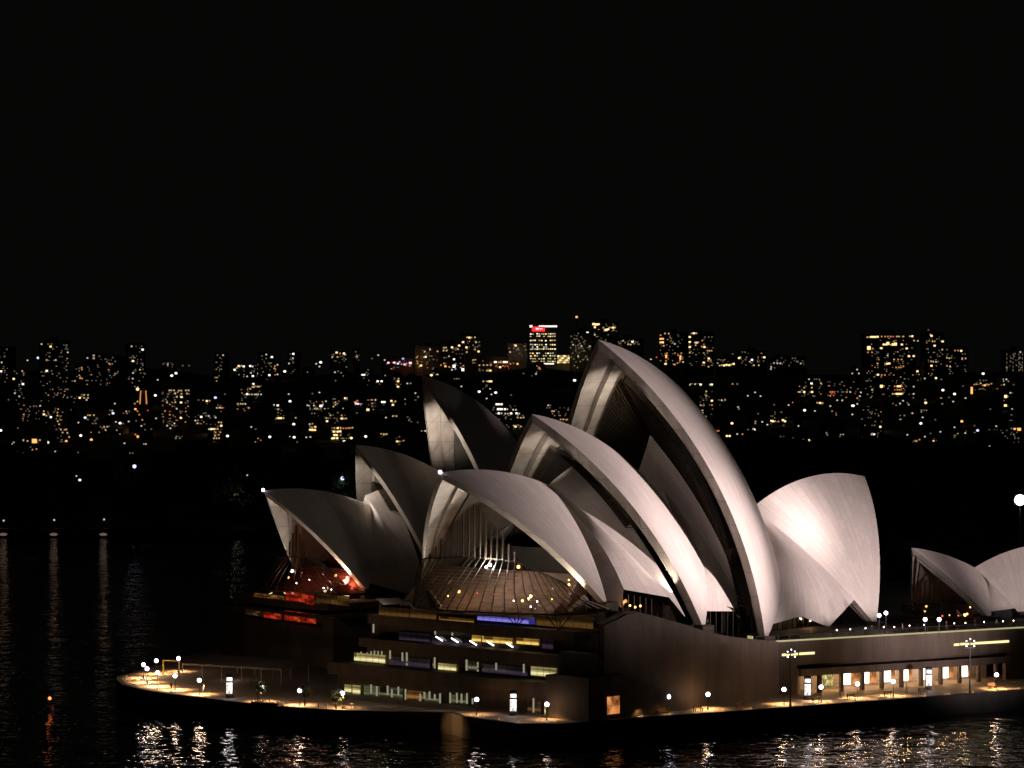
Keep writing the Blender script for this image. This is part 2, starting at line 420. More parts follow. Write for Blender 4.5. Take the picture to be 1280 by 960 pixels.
def patch(parent, a, b, material, name, bulge=1.0, drop=None, n=22, m=12, sides=(1, -1), thick=.5):
    """side shell spanned between two rib curves a and b that start together at the ridge"""
    mb = MB()
    rows = []
    for i in range(n + 1):
        t = i / n; p, q = poly_at(a, t), poly_at(b, t); row = []
        for j in range(m + 1):
            u = j / m; w = lerp(p, q, u)
            w.y += bulge * 4 * u * (1 - u) * math.sin(math.pi * min(1, t * .9 + .05))
            if drop: w.z -= t ** 3 * drop(u)
            row.append(w)
        rows.append(row)
    k = (q - p).length
    uvf = lambda i, j: (i / n * 18, j / m * max(3, round(k / 2.4)))
    for sg in sides:
        if sg > 0: mb.grid(rows, uvf)
        else: mb.grid([mirror(r) for r in rows], uvf, flip=True)
    return mb.build(name, material, parent, True)

SH = {
'A1': Shell((46.16, 22.49, 20.94), (63.66, 43.60), (36.75, 40.76)),
'A2': Shell((26.27, 26.84, 16.10), (41.23, 53.36), (2.14, 33.15)),
'A3': Shell((8.42, 25.91, 13.00), (23.96, 66.56), (-21.87, 30.22)),
'A4': Shell((-33.53, 18.61, 12.78), (-54.51, 40.10), (-19.22, 34.88)),
'B1': Shell((44.38, 12.94, 16.75), (60.87, 37.13), (35.25, 33.34)),
'B2': Shell((26.74, 14.33, 14.41), (39.11, 45.91), (15.28, 38.32)),
'B3': Shell((6.31, 10.47, 13.37), (22.91, 60.23), (-5.80, 40.60)),
'B4': Shell((-26.0, 12.0, 13.0), (-40.0, 34.0), (-10.0, 33.0)),
'C1': Shell((2.38, 10.96, 12.90), (13.06, 26.83), (-6.55, 21.14)),
'C2': Shell((-8.83, 8.11, 13.02), (-24.96, 26.37), (-3.80, 22.30)),
'AL1': Shell((29.80, 26.00, 18.06), (29.14, 44.76), (36.64, 41.02)),
'AL2': Shell((7.54, 22.4, 14.35), (9.86, 49.24), (6.17, 39.15)),
'BL1': Shell((30.34, 15.5, 12.42), (30.80, 37.26), (36.74, 35.6)),
}
def rib_down(sh, u, t_end, n=20):
    """rib from the ridge towards the foot"""
    return list(reversed(sh.rib(u, n, 0, 1 - t_end)))
def louvre_shell(parent, sh):
    NU, NV = 12, 30; mb = MB()
    rows = [sh.rib(i / NU, NV, 0, .02) for i in range(NU + 1)]
    uvf = lambda i, j: (j / NV * 30, i / NU * max(3, round(sh.len / 2.4)))
    mb.grid(rows, uvf); mb.grid([mirror(r) for r in rows], uvf, flip=True)
    return mb.build('louvre_shell', tiles, parent, True)
def louvre_glass(parent, main, inner, rim=4.3, u=.10):
    """bronze louvres and glass closing the gap between a main shell's mouth and the lower shell inside it"""
    a = main.rib(u, 30, rim, .03); b = inner.rib(0, 30, 0, .03)
    gl = MB(); gl.grid([a, b]); gl.grid([mirror(a), mirror(b)], flip=True)
    o = gl.build('louvre_glass', glass_dark, parent)
    br = MB()
    for i in range(1, 30):
        for t in (0, .5):
            p, q = poly_at(a, (i + t) / 30.5), poly_at(b, (i + t) / 30.5)
            for sg in (1, -1):
                br.tube((p.x, p.y * sg, p.z), (q.x, q.y * sg, q.z), .09, n=4)
    br.build('louvre_frame', bronze, o)
    return o
def mouth_glass(parent, sh, s_wall, v_ends, brk, edge, z_edge, bars, clear, floor_m, rim=2.3):
    """upright glass behind the mouth, breaking outward into a skirt over the foyer terrace.
    brk: [(v, z)] of the break line at s_wall; edge: [(s, v, z)] of the skirt's lower edge"""
    def top(v):
        c = Vector((sh.c.x, sh.c.y, sh.c.z)); d = (RS - rim - 2.6) ** 2 - (s_wall - c.x) ** 2 - (abs(v) - c.y) ** 2
        return c.z + math.sqrt(max(d, 0.01))
    def brz(v):
        for (v0, z0), (v1, z1) in zip(brk[:-1], brk[1:]):
            if v0 <= v <= v1: return z0 + (z1 - z0) * (v - v0) / (v1 - v0)
        return brk[-1][1] if v > 0 else brk[0][1]
    N = bars
    vs_ = [v_ends[0] + (v_ends[1] - v_ends[0]) * i / N for i in range(N + 1)]
    up = MB()
    lo = [Vector((s_wall, v, brz(v))) for v in vs_]; hi = [Vector((s_wall, v, max(top(v), brz(v) + .05))) for v in vs_]
    up.grid([lo, hi]); w = up.build('glass_wall', clear, parent)
    fr = MB()
    for a, b in zip(lo, hi):
        if b.z - a.z > .6: fr.box(a.x - .05, a.x + .22, a.y - .11, a.y + .11, a.z, b.z)
    fr.build('glazing_frame', bronze, w)
    sk = MB(); ed = [poly_at(edge, i / N) for i in range(N + 1)]
    mid = [lerp(a, b, .5) + Vector((.7, 0, -.45)) for a, b in zip(lo, ed)]
    sk.grid([lo, mid, ed]); k = sk.build('glass_skirt', clear, parent)
    f2 = MB()
    for a, c, b in zip(lo, mid, ed): f2.path([a, c, b], .09, 4)
    f2.path(ed, .22, 5); f2.path(lo, .14, 5)
    f2.build('glazing_frame', bronze, k)
    return w, k
# ------------------------------------------------------------------ the setting: water, land, promenade
wm = MB()
wm.face([(-3500, -300, 0), (3500, -300, 0), (3500, 6000, 0), (-3500, 6000, 0)])
kind(wm.build('harbour_water', water_mat()), 'structure')

def ss(a, b, x):
    t = max(0, min(1, (x - a) / (b - a))); return t * t * (3 - 2 * t)
def shore(x):                               # the far shore: a straight embankment on the left, the garden point nearer on the right
    return 1108 - 440 * ss(-60, 90, x)
def land_z(x, y):
    d = y - shore(x)
    z = 2.8 + 12 * ss(10, 190, d) + 45 * ss(1350, 2350, y)
    z += 3 * math.sin(x * .011 + y * .004) * ss(1350, 1700, y) + (4 * math.sin(x * .013 + 1) + 2.5 * math.sin(x * .037 + y * .003) + 1.5 * math.sin(x * .09)) * ss(1900, 2300, y)
    return z
lm = MB(); rows = []
xs = [-1500 + 20 * i for i in range(151)]
for k in range(50):
    r = []
    for x in xs:
        y0 = shore(x); t = k / 49; y = y0 + (3400 - y0) * t ** 1.5
        r.append((x, y, land_z(x, y) if k else 2.8))
    rows.append(r)
rows.insert(0, [(p[0], p[1], -1.0) for p in rows[0]])
lm.grid(rows)
kind(lm.build('ground', soil, None, True), 'structure')

# promenade round the opera house (edge points: the top of the sea wall, 3.5 m above the water)
EDGE = [(-40, 690), (-58, 640), (-68, 590), (-71.5, 567), (-73.2, 560), (-72.6, 554.9), (-70.4, 546), (-66.3, 538.0), (-61.2, 531.2), (-55.1, 525.5), (-47.1, 516.9), (-38.2, 509.4),
        (-29.7, 504.5), (-18.8, 502.1), (-9.9, 500.7), (-7.4, 495.0), (1.3, 484.9), (7.9, 484.8), (21.6, 493.9), (37.8, 503.3),
        (55.1, 514.3), (92.3, 538.0), (170, 586)]
pm = MB(); pm.prism(EDGE + [(240, 700), (60, 760)], -1, 3.5)
kind(pm.build('promenade', paving), 'structure')
sw = MB(); sw.wall(EDGE, -.9, -1.5, 3.62)
swo = tag(sw.build('seawall', stone_wall), 'long dark stone sea wall edging the lit promenade above the water', 'wall')

spot('quay_step_light', (-13.5, 495.6, 3.0), (-8.6, 497.9, 1.7), 1500, 95, .7, (1, .50, .18), .2)

# made-up low lights with hidden spots, added to brighten the quay strip
def added_edge_lights(path, step, watts):
    d = 0.0
    for a, b_ in zip(path[:-1], path[1:]):
        a, b_ = Vector(a), Vector(b_); L_ = (b_ - a).length; n_ = Vector((-(b_ - a).y, (b_ - a).x)).normalized()
        while d < L_:
            p = a + (b_ - a) * (d / L_) + n_ * .9; q = MB(); q.tube((0, 0, 0), (0, 0, .32), .07, .07, 8); o = q.build('added_edge_light', PANE_EDGE, swo); o.location = (p.x, p.y, 3.5)
            p = p + n_ * .5; spot('added_edge_glow', (p.x, p.y, 4.3), (p.x + n_.x * .8, p.y + n_.y * .8, 3.5), watts, 150, .6, (1, .52, .18), .15); d += step
        d -= L_
PANE_EDGE = emit('added_edge_lens', (1, .62, .25), .8)
added_edge_lights([(-73.2, 560), (-72.6, 554.9), (-70.4, 546), (-66.3, 538.0), (-61.2, 531.2), (-55.1, 525.5)], 5.5, 42)
added_edge_lights([(-42, 512.8), (-38.2, 509.4), (-29.7, 504.5)], 6, 34)
added_edge_lights([(-6, 493.8), (1.3, 484.9)], 5, 16)
added_edge_lights([(22, 494.2), (37.8, 503.3), (55.1, 514.3), (95, 539.8)], 5.5, 85)

# ------------------------------------------------------------------ podium: granite base of the halls
pod = thing('podium', 'stepped granite podium with terraces and lit windows under the white sail roofs', 'building')
def hp(h, pts): return [tuple(to_world(h, a, b)[:2]) for a, b in pts]
# main bodies (world coordinates)
b = MB()
b.prism([(42.2, 526.9), (170, 604.3), (200, 660), (40, 690), (0, 600)], 8.1, 13.0)
b.prism([(38, 533.4), (166, 610.8), (200, 660), (40, 690), (0, 600)], 3.45, 8.1)
b.prism(hp('A', [(54, 27.9), (9, 27.9), (-20, 20), (-20, -30), (54, -26)]), 3.45, 12.95)
b.build('podium_block', granite, pod)
b = MB(); b.prism(hp('B', [(58, 20), (-50, 20), (-50, -22), (58, -22)]), 3.44, 12.9)
b.prism(hp('B', [(52, 18), (20, 18), (20, -20), (52, -20)]), 12.9, 14.3)
b.prism(hp('B', [(59, 21), (40, 19), (40, -20), (57, -18), (60, -6), (61, 8)]), 14.3, 15.6)
b.build('podium_block', granite_shade, pod)
# west wall rising towards the first shell (hall A): height follows the photo's curved coping
wpath = [(9.0, 28.5), (13, 28.5), (18.5, 28.5), (23, 28.5), (28.3, 28.5), (33, 28.5), (38.7, 28.5), (42, 28.5), (44.9, 28.5), (46.6, 28.5), (48.9, 28.5), (51, 28.5), (54.8, 28.5)]
wz = [13.2, 13.5, 14.2, 14.9, 16.0, 17.3, 18.7, 19.5, 20.1, 20.45, 20.4, 19.7, 18.8]
b = MB(); b.wall([tuple(to_world('A', *p)[:2]) for p in wpath], .9, 3.5, wz)
b.build('west_wall', granite, pod)
b = MB()
for (a0, z0), (a1, z1) in zip(zip([p[0] for p in wpath], wz), list(zip([p[0] for p in wpath], wz))[1:]):
    pass
b.wall([tuple(to_world('A', p[0], 28.75)[:2]) for p in wpath], 1.35, 3.6, [z + .12 for z in wz])
cp = MB()
for k in range(len(wpath) - 1):
    (s0, _), (s1, _) = wpath[k], wpath[k + 1]
    q = [to_world('A', s0, 28.75, wz[k] + .02), to_world('A', s1, 28.75, wz[k + 1] + .02), to_world('A', s1, 27.3, wz[k + 1] + .02), to_world('A', s0, 27.3, wz[k] + .02)]
    t = [p + Vector((0, 0, .22)) for p in q]
    cp.face(t); cp.face([q[0], q[1], t[1], t[0]]); cp.face([q[2], q[3], t[3], t[2]])
cp.build('coping', granite_shade, pod)
# floor decks inside the wall
b = MB()
b.prism(hp('A', [(54.2, 27.5), (40, 27.5), (40, -26), (54.2, -26)]), 12.95, 17.0)
b.prism(hp('A', [(40, 27.5), (22, 27.5), (22, -26), (40, -26)]), 12.95, 14.6)
b.build('terrace_deck', granite, pod)

# north front of hall A: slabs and recessed window bands
def slab(name, pts, z0, z1, m=granite_shade):
    q = MB(); q.prism(hp('A', pts), z0, z1); return q.build(name, m, pod)
vL, vR = -27, 22.5
slab('terrace_slab', [(56.2, 24), (45, 27.4), (45, -26), (55.2, -27), (56.4, -14)], 15.95, 17.55)
slab('floor_slab', [(57.8, vR), (48, vR), (48, vL), (57.4, vL)], 12.0, 13.55)
slab('floor_slab', [(59.6, vR), (48, vR), (48, vL - 6), (59.4, vL - 6)], 6.9, 9.0)
slab('recessed_wall', [(54.6, vR), (47, vR), (47, vL), (54.4, vL)], 13.55, 15.95)
slab('recessed_wall', [(55.6, vR), (47, vR), (47, vL), (55.4, vL)], 9.0, 12.0)
slab('recessed_wall', [(57.2, vR), (47, vR), (47, vL - 6), (57.0, vL - 6)], 3.5, 6.9)
# western stair flanks: dark solid balustrades running down to the south
b = MB(); b.profile([(60.5, 3.5), (60.5, 10.6), (52.0, 10.7), (40.0, 6.7), (33.5, 3.6)], 21.5, 31.2)
b.v = [tuple(to_world('A', p[0], p[1], p[2])) for p in b.v]; b.build('stair_flank', granite_shade, pod)
b = MB(); b.profile([(58.6, 10.6), (58.6, 14.4), (57.0, 14.4), (51.5, 11.4), (51.5, 10.6)], 22.8, 29.1)
b.v = [tuple(to_world('A', p[0], p[1], p[2])) for p in b.v]; b.build('stair_flank', granite_shade, pod)
# hall B north front
b = MB(); b.prism(hp('B', [(61.8, 24), (50, 24), (50, -8), (61, -8)]), 12.9, 13.6); b.build('floor_slab', granite_shade, pod)
b = MB(); b.prism(hp('B', [(60.8, 23), (50, 23), (50, -8), (60.5, -8)]), 3.5, 11.2); b.build('recessed_wall', granite_shade, pod)
b = MB(); b.profile([(61.5, 3.5), (61.5, 13.4), (60.5, 13.5), (54, 8.5), (46, 3.6)], 23.3, 27)
b.v = [tuple(to_world('B', p[0], p[1], p[2])) for p in b.v]; b.build('stair_flank', granite, pod)

# windows of the podium
PANE = {
 'gold': emit_pane('pane_gold', (.45, .22, .03), (1, .72, .18), 1.1, 1.1), 'lemon': emit_pane('pane_lemon', (.5, .42, .12), (1, .93, .50), .95, 1.4),
 'dusk': emit_pane('pane_dusk', (.006, .004, .008), (.085, .055, .10), .5, 1.6), 'green': emit_pane('pane_green', (.01, .01, .006), (.30, .32, .18), .55, .8),
 'red': emit_pane('pane_red', (.35, .01, .005), (1, .10, .03), .62, 1.2), 'amber': emit_pane('pane_amber', (.22, .09, .015), (.75, .38, .10), .40, 1.2),
 'orange': emit_pane('pane_orange', (.75, .25, .07), (1, .42, .14), .8, 4.0), 'blue': emit_pane('pane_blue', (.10, .10, .75), (.36, .32, 1), .7, 3.0),
 'white': emit('pane_white', (1, .86, .70), 3.2), 'strip': emit('light_strip', (1, .95, .82), 4.0), 'cove': emit('cove_strip', (1, .86, .40), 1.3),
 'wall': emit_pane('foyer_glow', (.12, .06, .014), (.34, .17, .045), .27, 2.5), 'brown': emit_pane('pane_brown', (.02, .01, .005), (.30, .13, .05), .5, .9),
 'dark': bronze, 'slim': emit('pane_slim', (.95, .86, .58), .27)}
def on_s(px, py, h, s): p = at_s(px, py, h, s); return to_world(h, p.x, p.y, p.z)
def on_v(px, py, h, v): p = at_v(px, py, h, v); return to_world(h, p.x, p.y, p.z)
def pane(name, a, b_, c, d, m, parent, depth=.12):
    """a thin upright slab from its four corners (world)"""
    q = [Vector(x) for x in (a, b_, c, d)]; n = (q[1] - q[0]).cross(q[3] - q[0]).normalized() * depth
    o = sum(q, Vector()) / 4; mb = MB()
    L = [p - o for p in q]; mb.face(L); mb.face([p + n for p in reversed(L)])
    for k in range(4): mb.face([L[k], L[k] + n, L[(k + 1) % 4] + n, L[(k + 1) % 4]])
    w = mb.build(name, m, parent); w.location = o; return w
def win_s(h, s, x0, y0, x1, y1, hgt, m, name='window', frame=True):
    """window on the plane s=const: lower left (x0,y0) to lower right (x1,y1) in photo pixels, hgt metres tall"""
    a, c = on_s(x0, y0, h, s), on_s(x1, y1, h, s); a.z = c.z = (a.z + c.z) / 2; up = Vector((0, 0, hgt))
    w = pane(name, a, c, c + up, a + up, PANE[m], pod)
    if frame:
        fr = MB(); n = max(1, round((c - a).length / 1.6)); d = (c - a).cross(up).normalized() * .10; o = w.location
        for k in range(n + 1):
            p = lerp(a, c, k / n) - o + d; fr.tube(p, p + up, .055, n=4)
        for z in (0, hgt * .66, hgt): fr.tube(a - o + d + Vector((0, 0, z)), c - o + d + Vector((0, 0, z)), .05, n=4)
        fr.build('window_frame', bronze, w)
    return w
def win_v(h, v, x0, y0, x1, y1, hgt, m, name='window', frame=True):
    a, c = on_v(x0, y0, h, v), on_v(x1, y1, h, v); a.z = c.z = (a.z + c.z) / 2; up = Vector((0, 0, hgt))
    return pane(name, a, c, c + up, a + up, PANE[m], pod)
# upper band (under the terrace)
for x0, y0, x1, y1, h_, m in ((499, 803, 538, 806, 1.9, 'dusk'), (540, 806, 588, 809, 1.5, 'dusk'), (590, 801.5, 602, 802.5, 1.1, 'gold'), (603, 803, 641, 805.5, 1.1, 'gold'),
                              (646, 805, 674, 807, 1.1, 'gold'), (678, 811, 692, 812, 1.7, 'dusk')):
    win_s('A', 54.75, x0, y0, x1, y1, h_, m)
# slanting fluorescent tubes on the ceiling of the upper band
for x, y in ((549, 798.5), (568.5, 800.5), (591.5, 803.8), (613, 804.5), (637, 806.5)):
    p0 = on_s(x - 4, y - 2.6, 'A', 55.3); p1 = on_s(x + 4, y + 2.4, 'A', 55.3)
    t = MB(); o = (p0 + p1) / 2; t.tube(p0 - o, p1 - o, .13, n=6); q = t.build('ceiling_tube', PANE['strip'], pod); q.location = o
# middle band
for x0, y0, x1, y1, h_, m in ((443, 826, 482, 829.5, 1.5, 'lemon'), (541, 836, 545, 836, 1.9, 'green'), (548, 837.5, 571, 838.5, 1.2, 'lemon'), (582, 838, 598, 839, 1.7, 'green'),
                              (664, 845, 696, 846.5, 1.6, 'lemon'), (486, 831, 538, 836, 1.6, 'dusk'), (603, 841, 660, 845, 1.5, 'dusk')):
    win_s('A', 55.75, x0, y0, x1, y1, h_, m)
# ground band: a glazed front, mostly unlit, with a few lit bays
for x0, y0, x1, y1, h_, m in ((431, 865, 440, 866, 1.4, 'lemon'), (441, 867, 451, 868, 1.6, 'lemon'), (455, 870, 504, 876, 2.1, 'green'), (509, 873, 529, 876, 1.6, 'amber'),
                              (531, 877, 552, 879, 1.5, 'green'), (562, 879, 586, 881, 1.5, 'green'), (660, 893, 677, 894, 2.3, 'brown'), (681, 894, 697, 895, 2.1, 'lemon')):
    win_s('A', 57.35, x0, y0, x1, y1, h_, m)
# narrow lit bays: curtains, columns and cabinets seen through the dark glazing
for zx, zy, h_, fl_ in ((137,412,1.5,1),(213,425,1.5,1),(240,428,1.6,1),(240,452,.4,1),(412,470,1.9,1),(608,484,1.9,1),(677,447,.4,1),(677,465,.4,1),(677,490,.4,1),(960,498,1.5,1),(790,480,1.2,1),(35,250,1.6,2),(415,262,.6,2),(520,268,.5,2),
                        (20,625,1.6,0),(55,640,1.7,0),(122,633,1.6,0),(148,648,1.4,0),(188,636,1.5,0),(232,668,2.0,0),(322,690,1.8,0),(348,658,1.2,0),(380,662,1.4,0),(412,665,1.0,0),(445,706,2.3,0),(507,684,1.8,0),(548,682,1.7,0),(577,684,1.6,0),(610,688,1.8,0),(645,690,1.0,0),(1020,742,2.4,0)):
    x, y = 460 + zx / 4.923, 740 + zy / 4.923; s_ = (57.55, 55.95, 54.95)[fl_]
    win_s('A', s_, x - .8, y, x + .8, y, h_, 'slim', 'window', False)
for zx, zy, h_ in ((1030,585,.6),(1075,590,.5),(1105,592,.9),(1130,590,1.0),(1157,592,1.0),(1185,596,1.1)):   # lit blinds over the first lemon window
    x, y = 280 + zx / 6, 720 + zy / 6; win_s('A', 55.95, x - .6, y, x + .6, y, h_ * .7, 'slim', 'window', False)
# terrace front under the glass skirt: warm foyer wall, blue-lit in the middle
for x0, y0, x1, y1, h_, m in ((474, 770, 512, 773, 1.7, 'wall'), (513, 773, 546, 775.5, 1.8, 'wall'), (549, 776, 593, 779, .8, 'amber'), (597, 775.5, 669, 780.5, 1.3, 'blue'), (671, 782, 700, 784, 1.9, 'wall'), (701, 784, 742, 786, 2.0, 'wall')):
    win_s('A', 54.4 if x0 < 700 else 53.2, x0, y0, x1, y1, h_, m)
# hall B: warm terrace band, red windows, restaurant windows at the foot
for x0, y0, x1, y1, h_, m in ((318, 749, 356, 753, 1.3, 'amber'), (358, 753, 393, 756, 2.0, 'red'), (396, 756, 437, 755, 1.9, 'wall')):
    win_s('B', 59.9, x0, y0, x1, y1, h_, m)
for x0, y0, x1, y1, h_, m in ((308, 768.5, 330, 771, 1.2, 'brown'), (330, 772, 352, 775, 1.4, 'red'), (356, 775, 383, 779, 2.0, 'red'), (384, 779, 395, 780, 1.9, 'red')):
    win_s('B', 60.95, x0, y0, x1, y1, h_, m)
for x0, y0, x1, y1, h_, m in ((345, 838, 361, 839, 1.1, 'brown'), (363, 839, 389, 839, .9, 'amber'), (365, 850, 379, 851, 1.5, 'brown')):
    win_s('B', 61.1, x0, y0, x1, y1, h_, m)
# slit windows and doors of the west wall
for x0, y0, x1, y1, m in ((847, 833, 861, 832, 'white'), (870, 831.5, 886, 830.5, 'cove'), (899, 830, 912, 828, 'cove')):
    win_v('A', 28.56, x0, y0, x1, y1, .5, m, 'slit_window')
win_v('A', 31.26, 759, 893, 774, 892, 2.9, 'orange', 'door')
# south part: wall plane of the long western front
EA, EB = Vector((42.2, 526.2, 0)), Vector((170, 603.6, 0)); ED = (EB - EA).normalized(); EN = Vector((ED.y, -ED.x, 0))
def on_e(px, py, off=0.0):
    """point where the view ray meets the long west front, off metres before it"""
    d = Vector(((px - 640) / F, 1.0, -(py - YH) / F)); p0 = EA + EN * off
    t = (p0.x * EN.x + p0.y * EN.y) / (d.x * EN.x + d.y * EN.y); return Vector((d.x * t, d.y * t, H + d.z * t))
def along(x): # metres along the front for a photo column at ground level
    return (on_e(x, 860) - EA).dot(ED)
def E_box(mb, t0, t1, o0, o1, z0, z1):
    q = [EA + ED * t0 + EN * o0, EA + ED * t1 + EN * o0, EA + ED * t1 + EN * o1, EA + ED * t0 + EN * o1]
    mb.prism([tuple(p[:2]) for p in q], z0, z1)
tA = along(997); tB = along(1243)
b = MB()
E_box(b, -1.5, 128, 0, 1.6, 8.75, 13.2)      # upper wall, above the shadow gap
E_box(b, -1.5, tA - 1.2, 0, 1.6, 3.5, 8.75)
E_box(b, tB + 2, 128, 0, .9, 3.5, 8.75)
b.build('west_front', granite, pod)
b = MB(); E_box(b, tA - .9, tB + 2.4, .1, 2.3, 6.75, 8.0); E_box(b, tA - .9, tB + 2.4, -6, .1, 7.6, 8.0); b.build('loggia_fascia', granite, pod)
b = MB(); E_box(b, tA - .9, tB + 2, -5.2, -4.6, 3.5, 7.6); E_box(b, tA - 1.2, tA - .9, -6, 1.6, 3.5, 8); b.build('loggia_wall', concrete, pod)
cols = [1018.5, 1046, 1072, 1096.5, 1121, 1145.5, 1170, 1193.5, 1217, 1239]
for x in cols:
    t = along(x); b = MB(); E_box(b, t - .28, t + .28, 1.0, 1.7, 3.52, 6.75); b.build('column', granite, pod)
for x0, x1, m in ((1028, 1041, 'lemon'), (1054, 1063, 'white'), (1063.5, 1075, 'orange'), (1081, 1086, 'white'), (1087, 1095, 'orange'), (1104, 1113, 'white'), (1113.5, 1118, 'orange'),
                  (1129, 1135, 'white'), (1135.5, 1139, 'orange'), (1153, 1158, 'white'), (1177, 1185, 'white'), (1185.5, 1191, 'orange'), (1201, 1209, 'white'), (1209.5, 1213, 'orange')):
    a, c = on_e(x0, 855, -4.5), on_e(x1, 855, -4.5); a.z = c.z = 3.9; up = Vector((0, 0, 2.35))
    pane('window', a, c, c + up, a + up, PANE[m], pod)
for x in (1032, 1060, 1085, 1110, 1136, 1160, 1184, 1208):      # downlights in the loggia ceiling
    p = EA + ED * along(x) - EN * .9; lamp('loggia_downlight', (p.x, p.y, 7.0), 520, (1, .58, .25), .3)
# lit doorway left of the loggia, slit windows, rail with a light strip
a, c = on_e(924, 876, .05), on_e(942, 876, .05); a.z = c.z = 3.9
pane('door', a, c, c + Vector((0, 0, 2.9)), a + Vector((0, 0, 2.9)), PANE['orange'], pod)
a, c = on_e(924, 876, .2), on_e(933, 876, .2); a.z = c.z = 4.1
pane('door_lamp', a, c, c + Vector((0, 0, 2.5)), a + Vector((0, 0, 2.5)), PANE['white'], pod)
for x0, y0, x1, y1, m in ((977.5, 820.5, 997, 818.8, 'cove'), (999, 819, 1018, 817.5, 'cove'), (1192.5, 807.5, 1199, 807, 'cove'), (1200.5, 807, 1261, 802.8, 'cove')):
    a, c = on_e(x0, y0, 1.66), on_e(x1, y1, 1.66); a.z = c.z = (a.z + c.z) / 2
    pane('slit_window', a, c, c + Vector((0, 0, .42)), a + Vector((0, 0, .42)), PANE['cove'], pod)
rail = MB(); strip_ = MB(); T0, T1 = 0.2, 118
for t in [T0 + 2.4 * k for k in range(int((T1 - T0) / 2.4) + 1)]:
    p = EA + ED * t + EN * 1.2; rail.tube((p.x, p.y, 13.2), (p.x, p.y, 14.15), .045, n=5)
p, q = EA + ED * T0 + EN * 1.2, EA + ED * T1 + EN * 1.2
rail.tube((p.x, p.y, 14.15), (q.x, q.y, 14.15), .06, n=6)
ro = rail.build('handrail', dark_metal, pod)
E_box(strip_, T0 - 1.2, T1, 1.62, 1.78, 13.02, 13.30); E_box(strip_, T0 - 1.2, T0 - 1.0, .2, 1.62, 13.3, 14.3)
strip_.build('light_strip', emit('parapet_glow', (.95, .86, .40), .42), ro)
# ------------------------------------------------------------------ concert hall (large western sails)
hall = hall_thing('concert_hall', 'largest group of white floodlit sail roofs, with the round shell at its right', 'building', 'A')
for k in ('A1', 'A2', 'A3', 'A4'): build_shell(hall, SH[k], rim=(1.05 if k == 'A1' else 1.25), arch=(.8 if k == 'A1' else 1.5))
for k in ('AL1', 'AL2'): louvre_shell(hall, SH[k])
louvre_glass(hall, SH['A2'], SH['AL1']); louvre_glass(hall, SH['A3'], SH['AL2'])
# return behind the first shell, its shade put into a dark colour, and the side shells that close the flanks
kc = [(689, 607, 0.0), (702, 625, 2.2), (720, 644, 6.0), (742, 668, 11.0), (757, 690, 15.0), (770, 714, 18.2), (780, 737, 20.4)]
kcurve = [at_v(x, y, 'A', v) for x, y, v in kc]; kcurve[0] = SH['A1'].ridge(1)
strip1 = rib_down(SH['A1'], 1, 1.0)
patch(hall, strip1, kcurve + [at_v(776, 757, 'A', 21.4)], granite_shade, 'return_wall', .5)
patch(hall, kcurve, rib_down(SH['AL1'], 1, .86), tiles, 'side_shell', 1.0)
a23 = rib_down(SH['A2'], 1, .86)
patch(hall, a23, rib_down(SH['AL2'], 1, .86), tiles, 'side_shell', .6)
a3r = rib_down(SH['A3'], 1, .86); a4r = rib_down(SH['A4'], 1, .80); 
patch(hall, a3r, a4r, tiles, 'side_shell', 1.6, drop=lambda u: 3.6 * max(0, 1 - abs(u - .66) / .34) ** 1.0)
# bronze glass at the foot of the flanks
def flank(pts_top, v, z0, name='flank_glass'):
  for sg in (1, -1):
    g = MB(); n = len(pts_top)
    for (p, q) in zip(pts_top[:-1], pts_top[1:]):
        g.face([(p[0], sg * v, z0), (q[0], sg * v, z0), (q[0], sg * v, q[1]), (p[0], sg * v, p[1])])
    o = g.build(name, glass_dark, hall); fr = MB()
    s0, s1 = pts_top[0][0], pts_top[-1][0]; m = max(2, int(abs(s1 - s0) / 1.5))
    for k in range(m + 1):
        s = s0 + (s1 - s0) * k / m
        for (p, q) in zip(pts_top[:-1], pts_top[1:]):
            if min(p[0], q[0]) - 1e-6 <= s <= max(p[0], q[0]) + 1e-6:
                z = p[1] + (q[1] - p[1]) * (s - p[0]) / ((q[0] - p[0]) or 1); break
        fr.box(s - .06, s + .06, sg * v - .08, sg * v + .12, z0, max(z, z0 + .1))
    fr.build('glazing_frame', bronze, o)
flank([(43.5, 23.6), (36, 22.2), (30, 21.0)], 20.6, 14.6)
flank([(22.5, 20.5), (16, 19.8), (10, 18.6)], 21.0, 13.0)
flank([(2.2, 18.5), (-5, 17.5), (-13, 16), (-20, 14.6), (-27, 15.6), (-31, 13.5)], 12.6, 13.0)
# dark auditorium box inside, so that the mouths are closed
q = MB(); q.box(-8, 38, -9, 9, 13.1, 25); q.box(0, 30, -5, 5, 25, 31); q.build('auditorium_wall', wall_dark, hall)
# northern foyer
brk = [(-24, 24.6), (-20, 25.8), (-12, 28.2), (-4, 28.8), (4, 28.8), (10.6, 28.5), (14.7, 27.2), (20.6, 25.6), (24, 24.4)]
edge = [(55.6, -14.5, 20.2), (58, -13, 20.1), (59.8, -10.5, 20), (61.4, -4, 20), (60.8, 3, 20), (58.6, 11, 20), (54.8, 18.4, 20), (50.5, 21.6, 20.3), (46.8, 23.6, 20.7)]
mouth_glass(hall, SH['A1'], 55.5, (-13.5, 21.8), brk, edge, 20, 26, glass, carpet)
q = MB(); q.prism([(58.8, -12), (59.3, 2), (57, 9), (53, 17), (46.5, 21.8), (40, 20), (40, -20), (46.5, -21.8), (53, -17)], 19.2, 19.6)
q.build('foyer_floor', carpet, hall)
q = MB()
for k in range(12): q.box(46, 54.9 - .72 * k, -19, 17.5, 19.62 + .55 * k, 19.62 + .55 * (k + 1))
q.build('foyer_stair', carpet, hall)
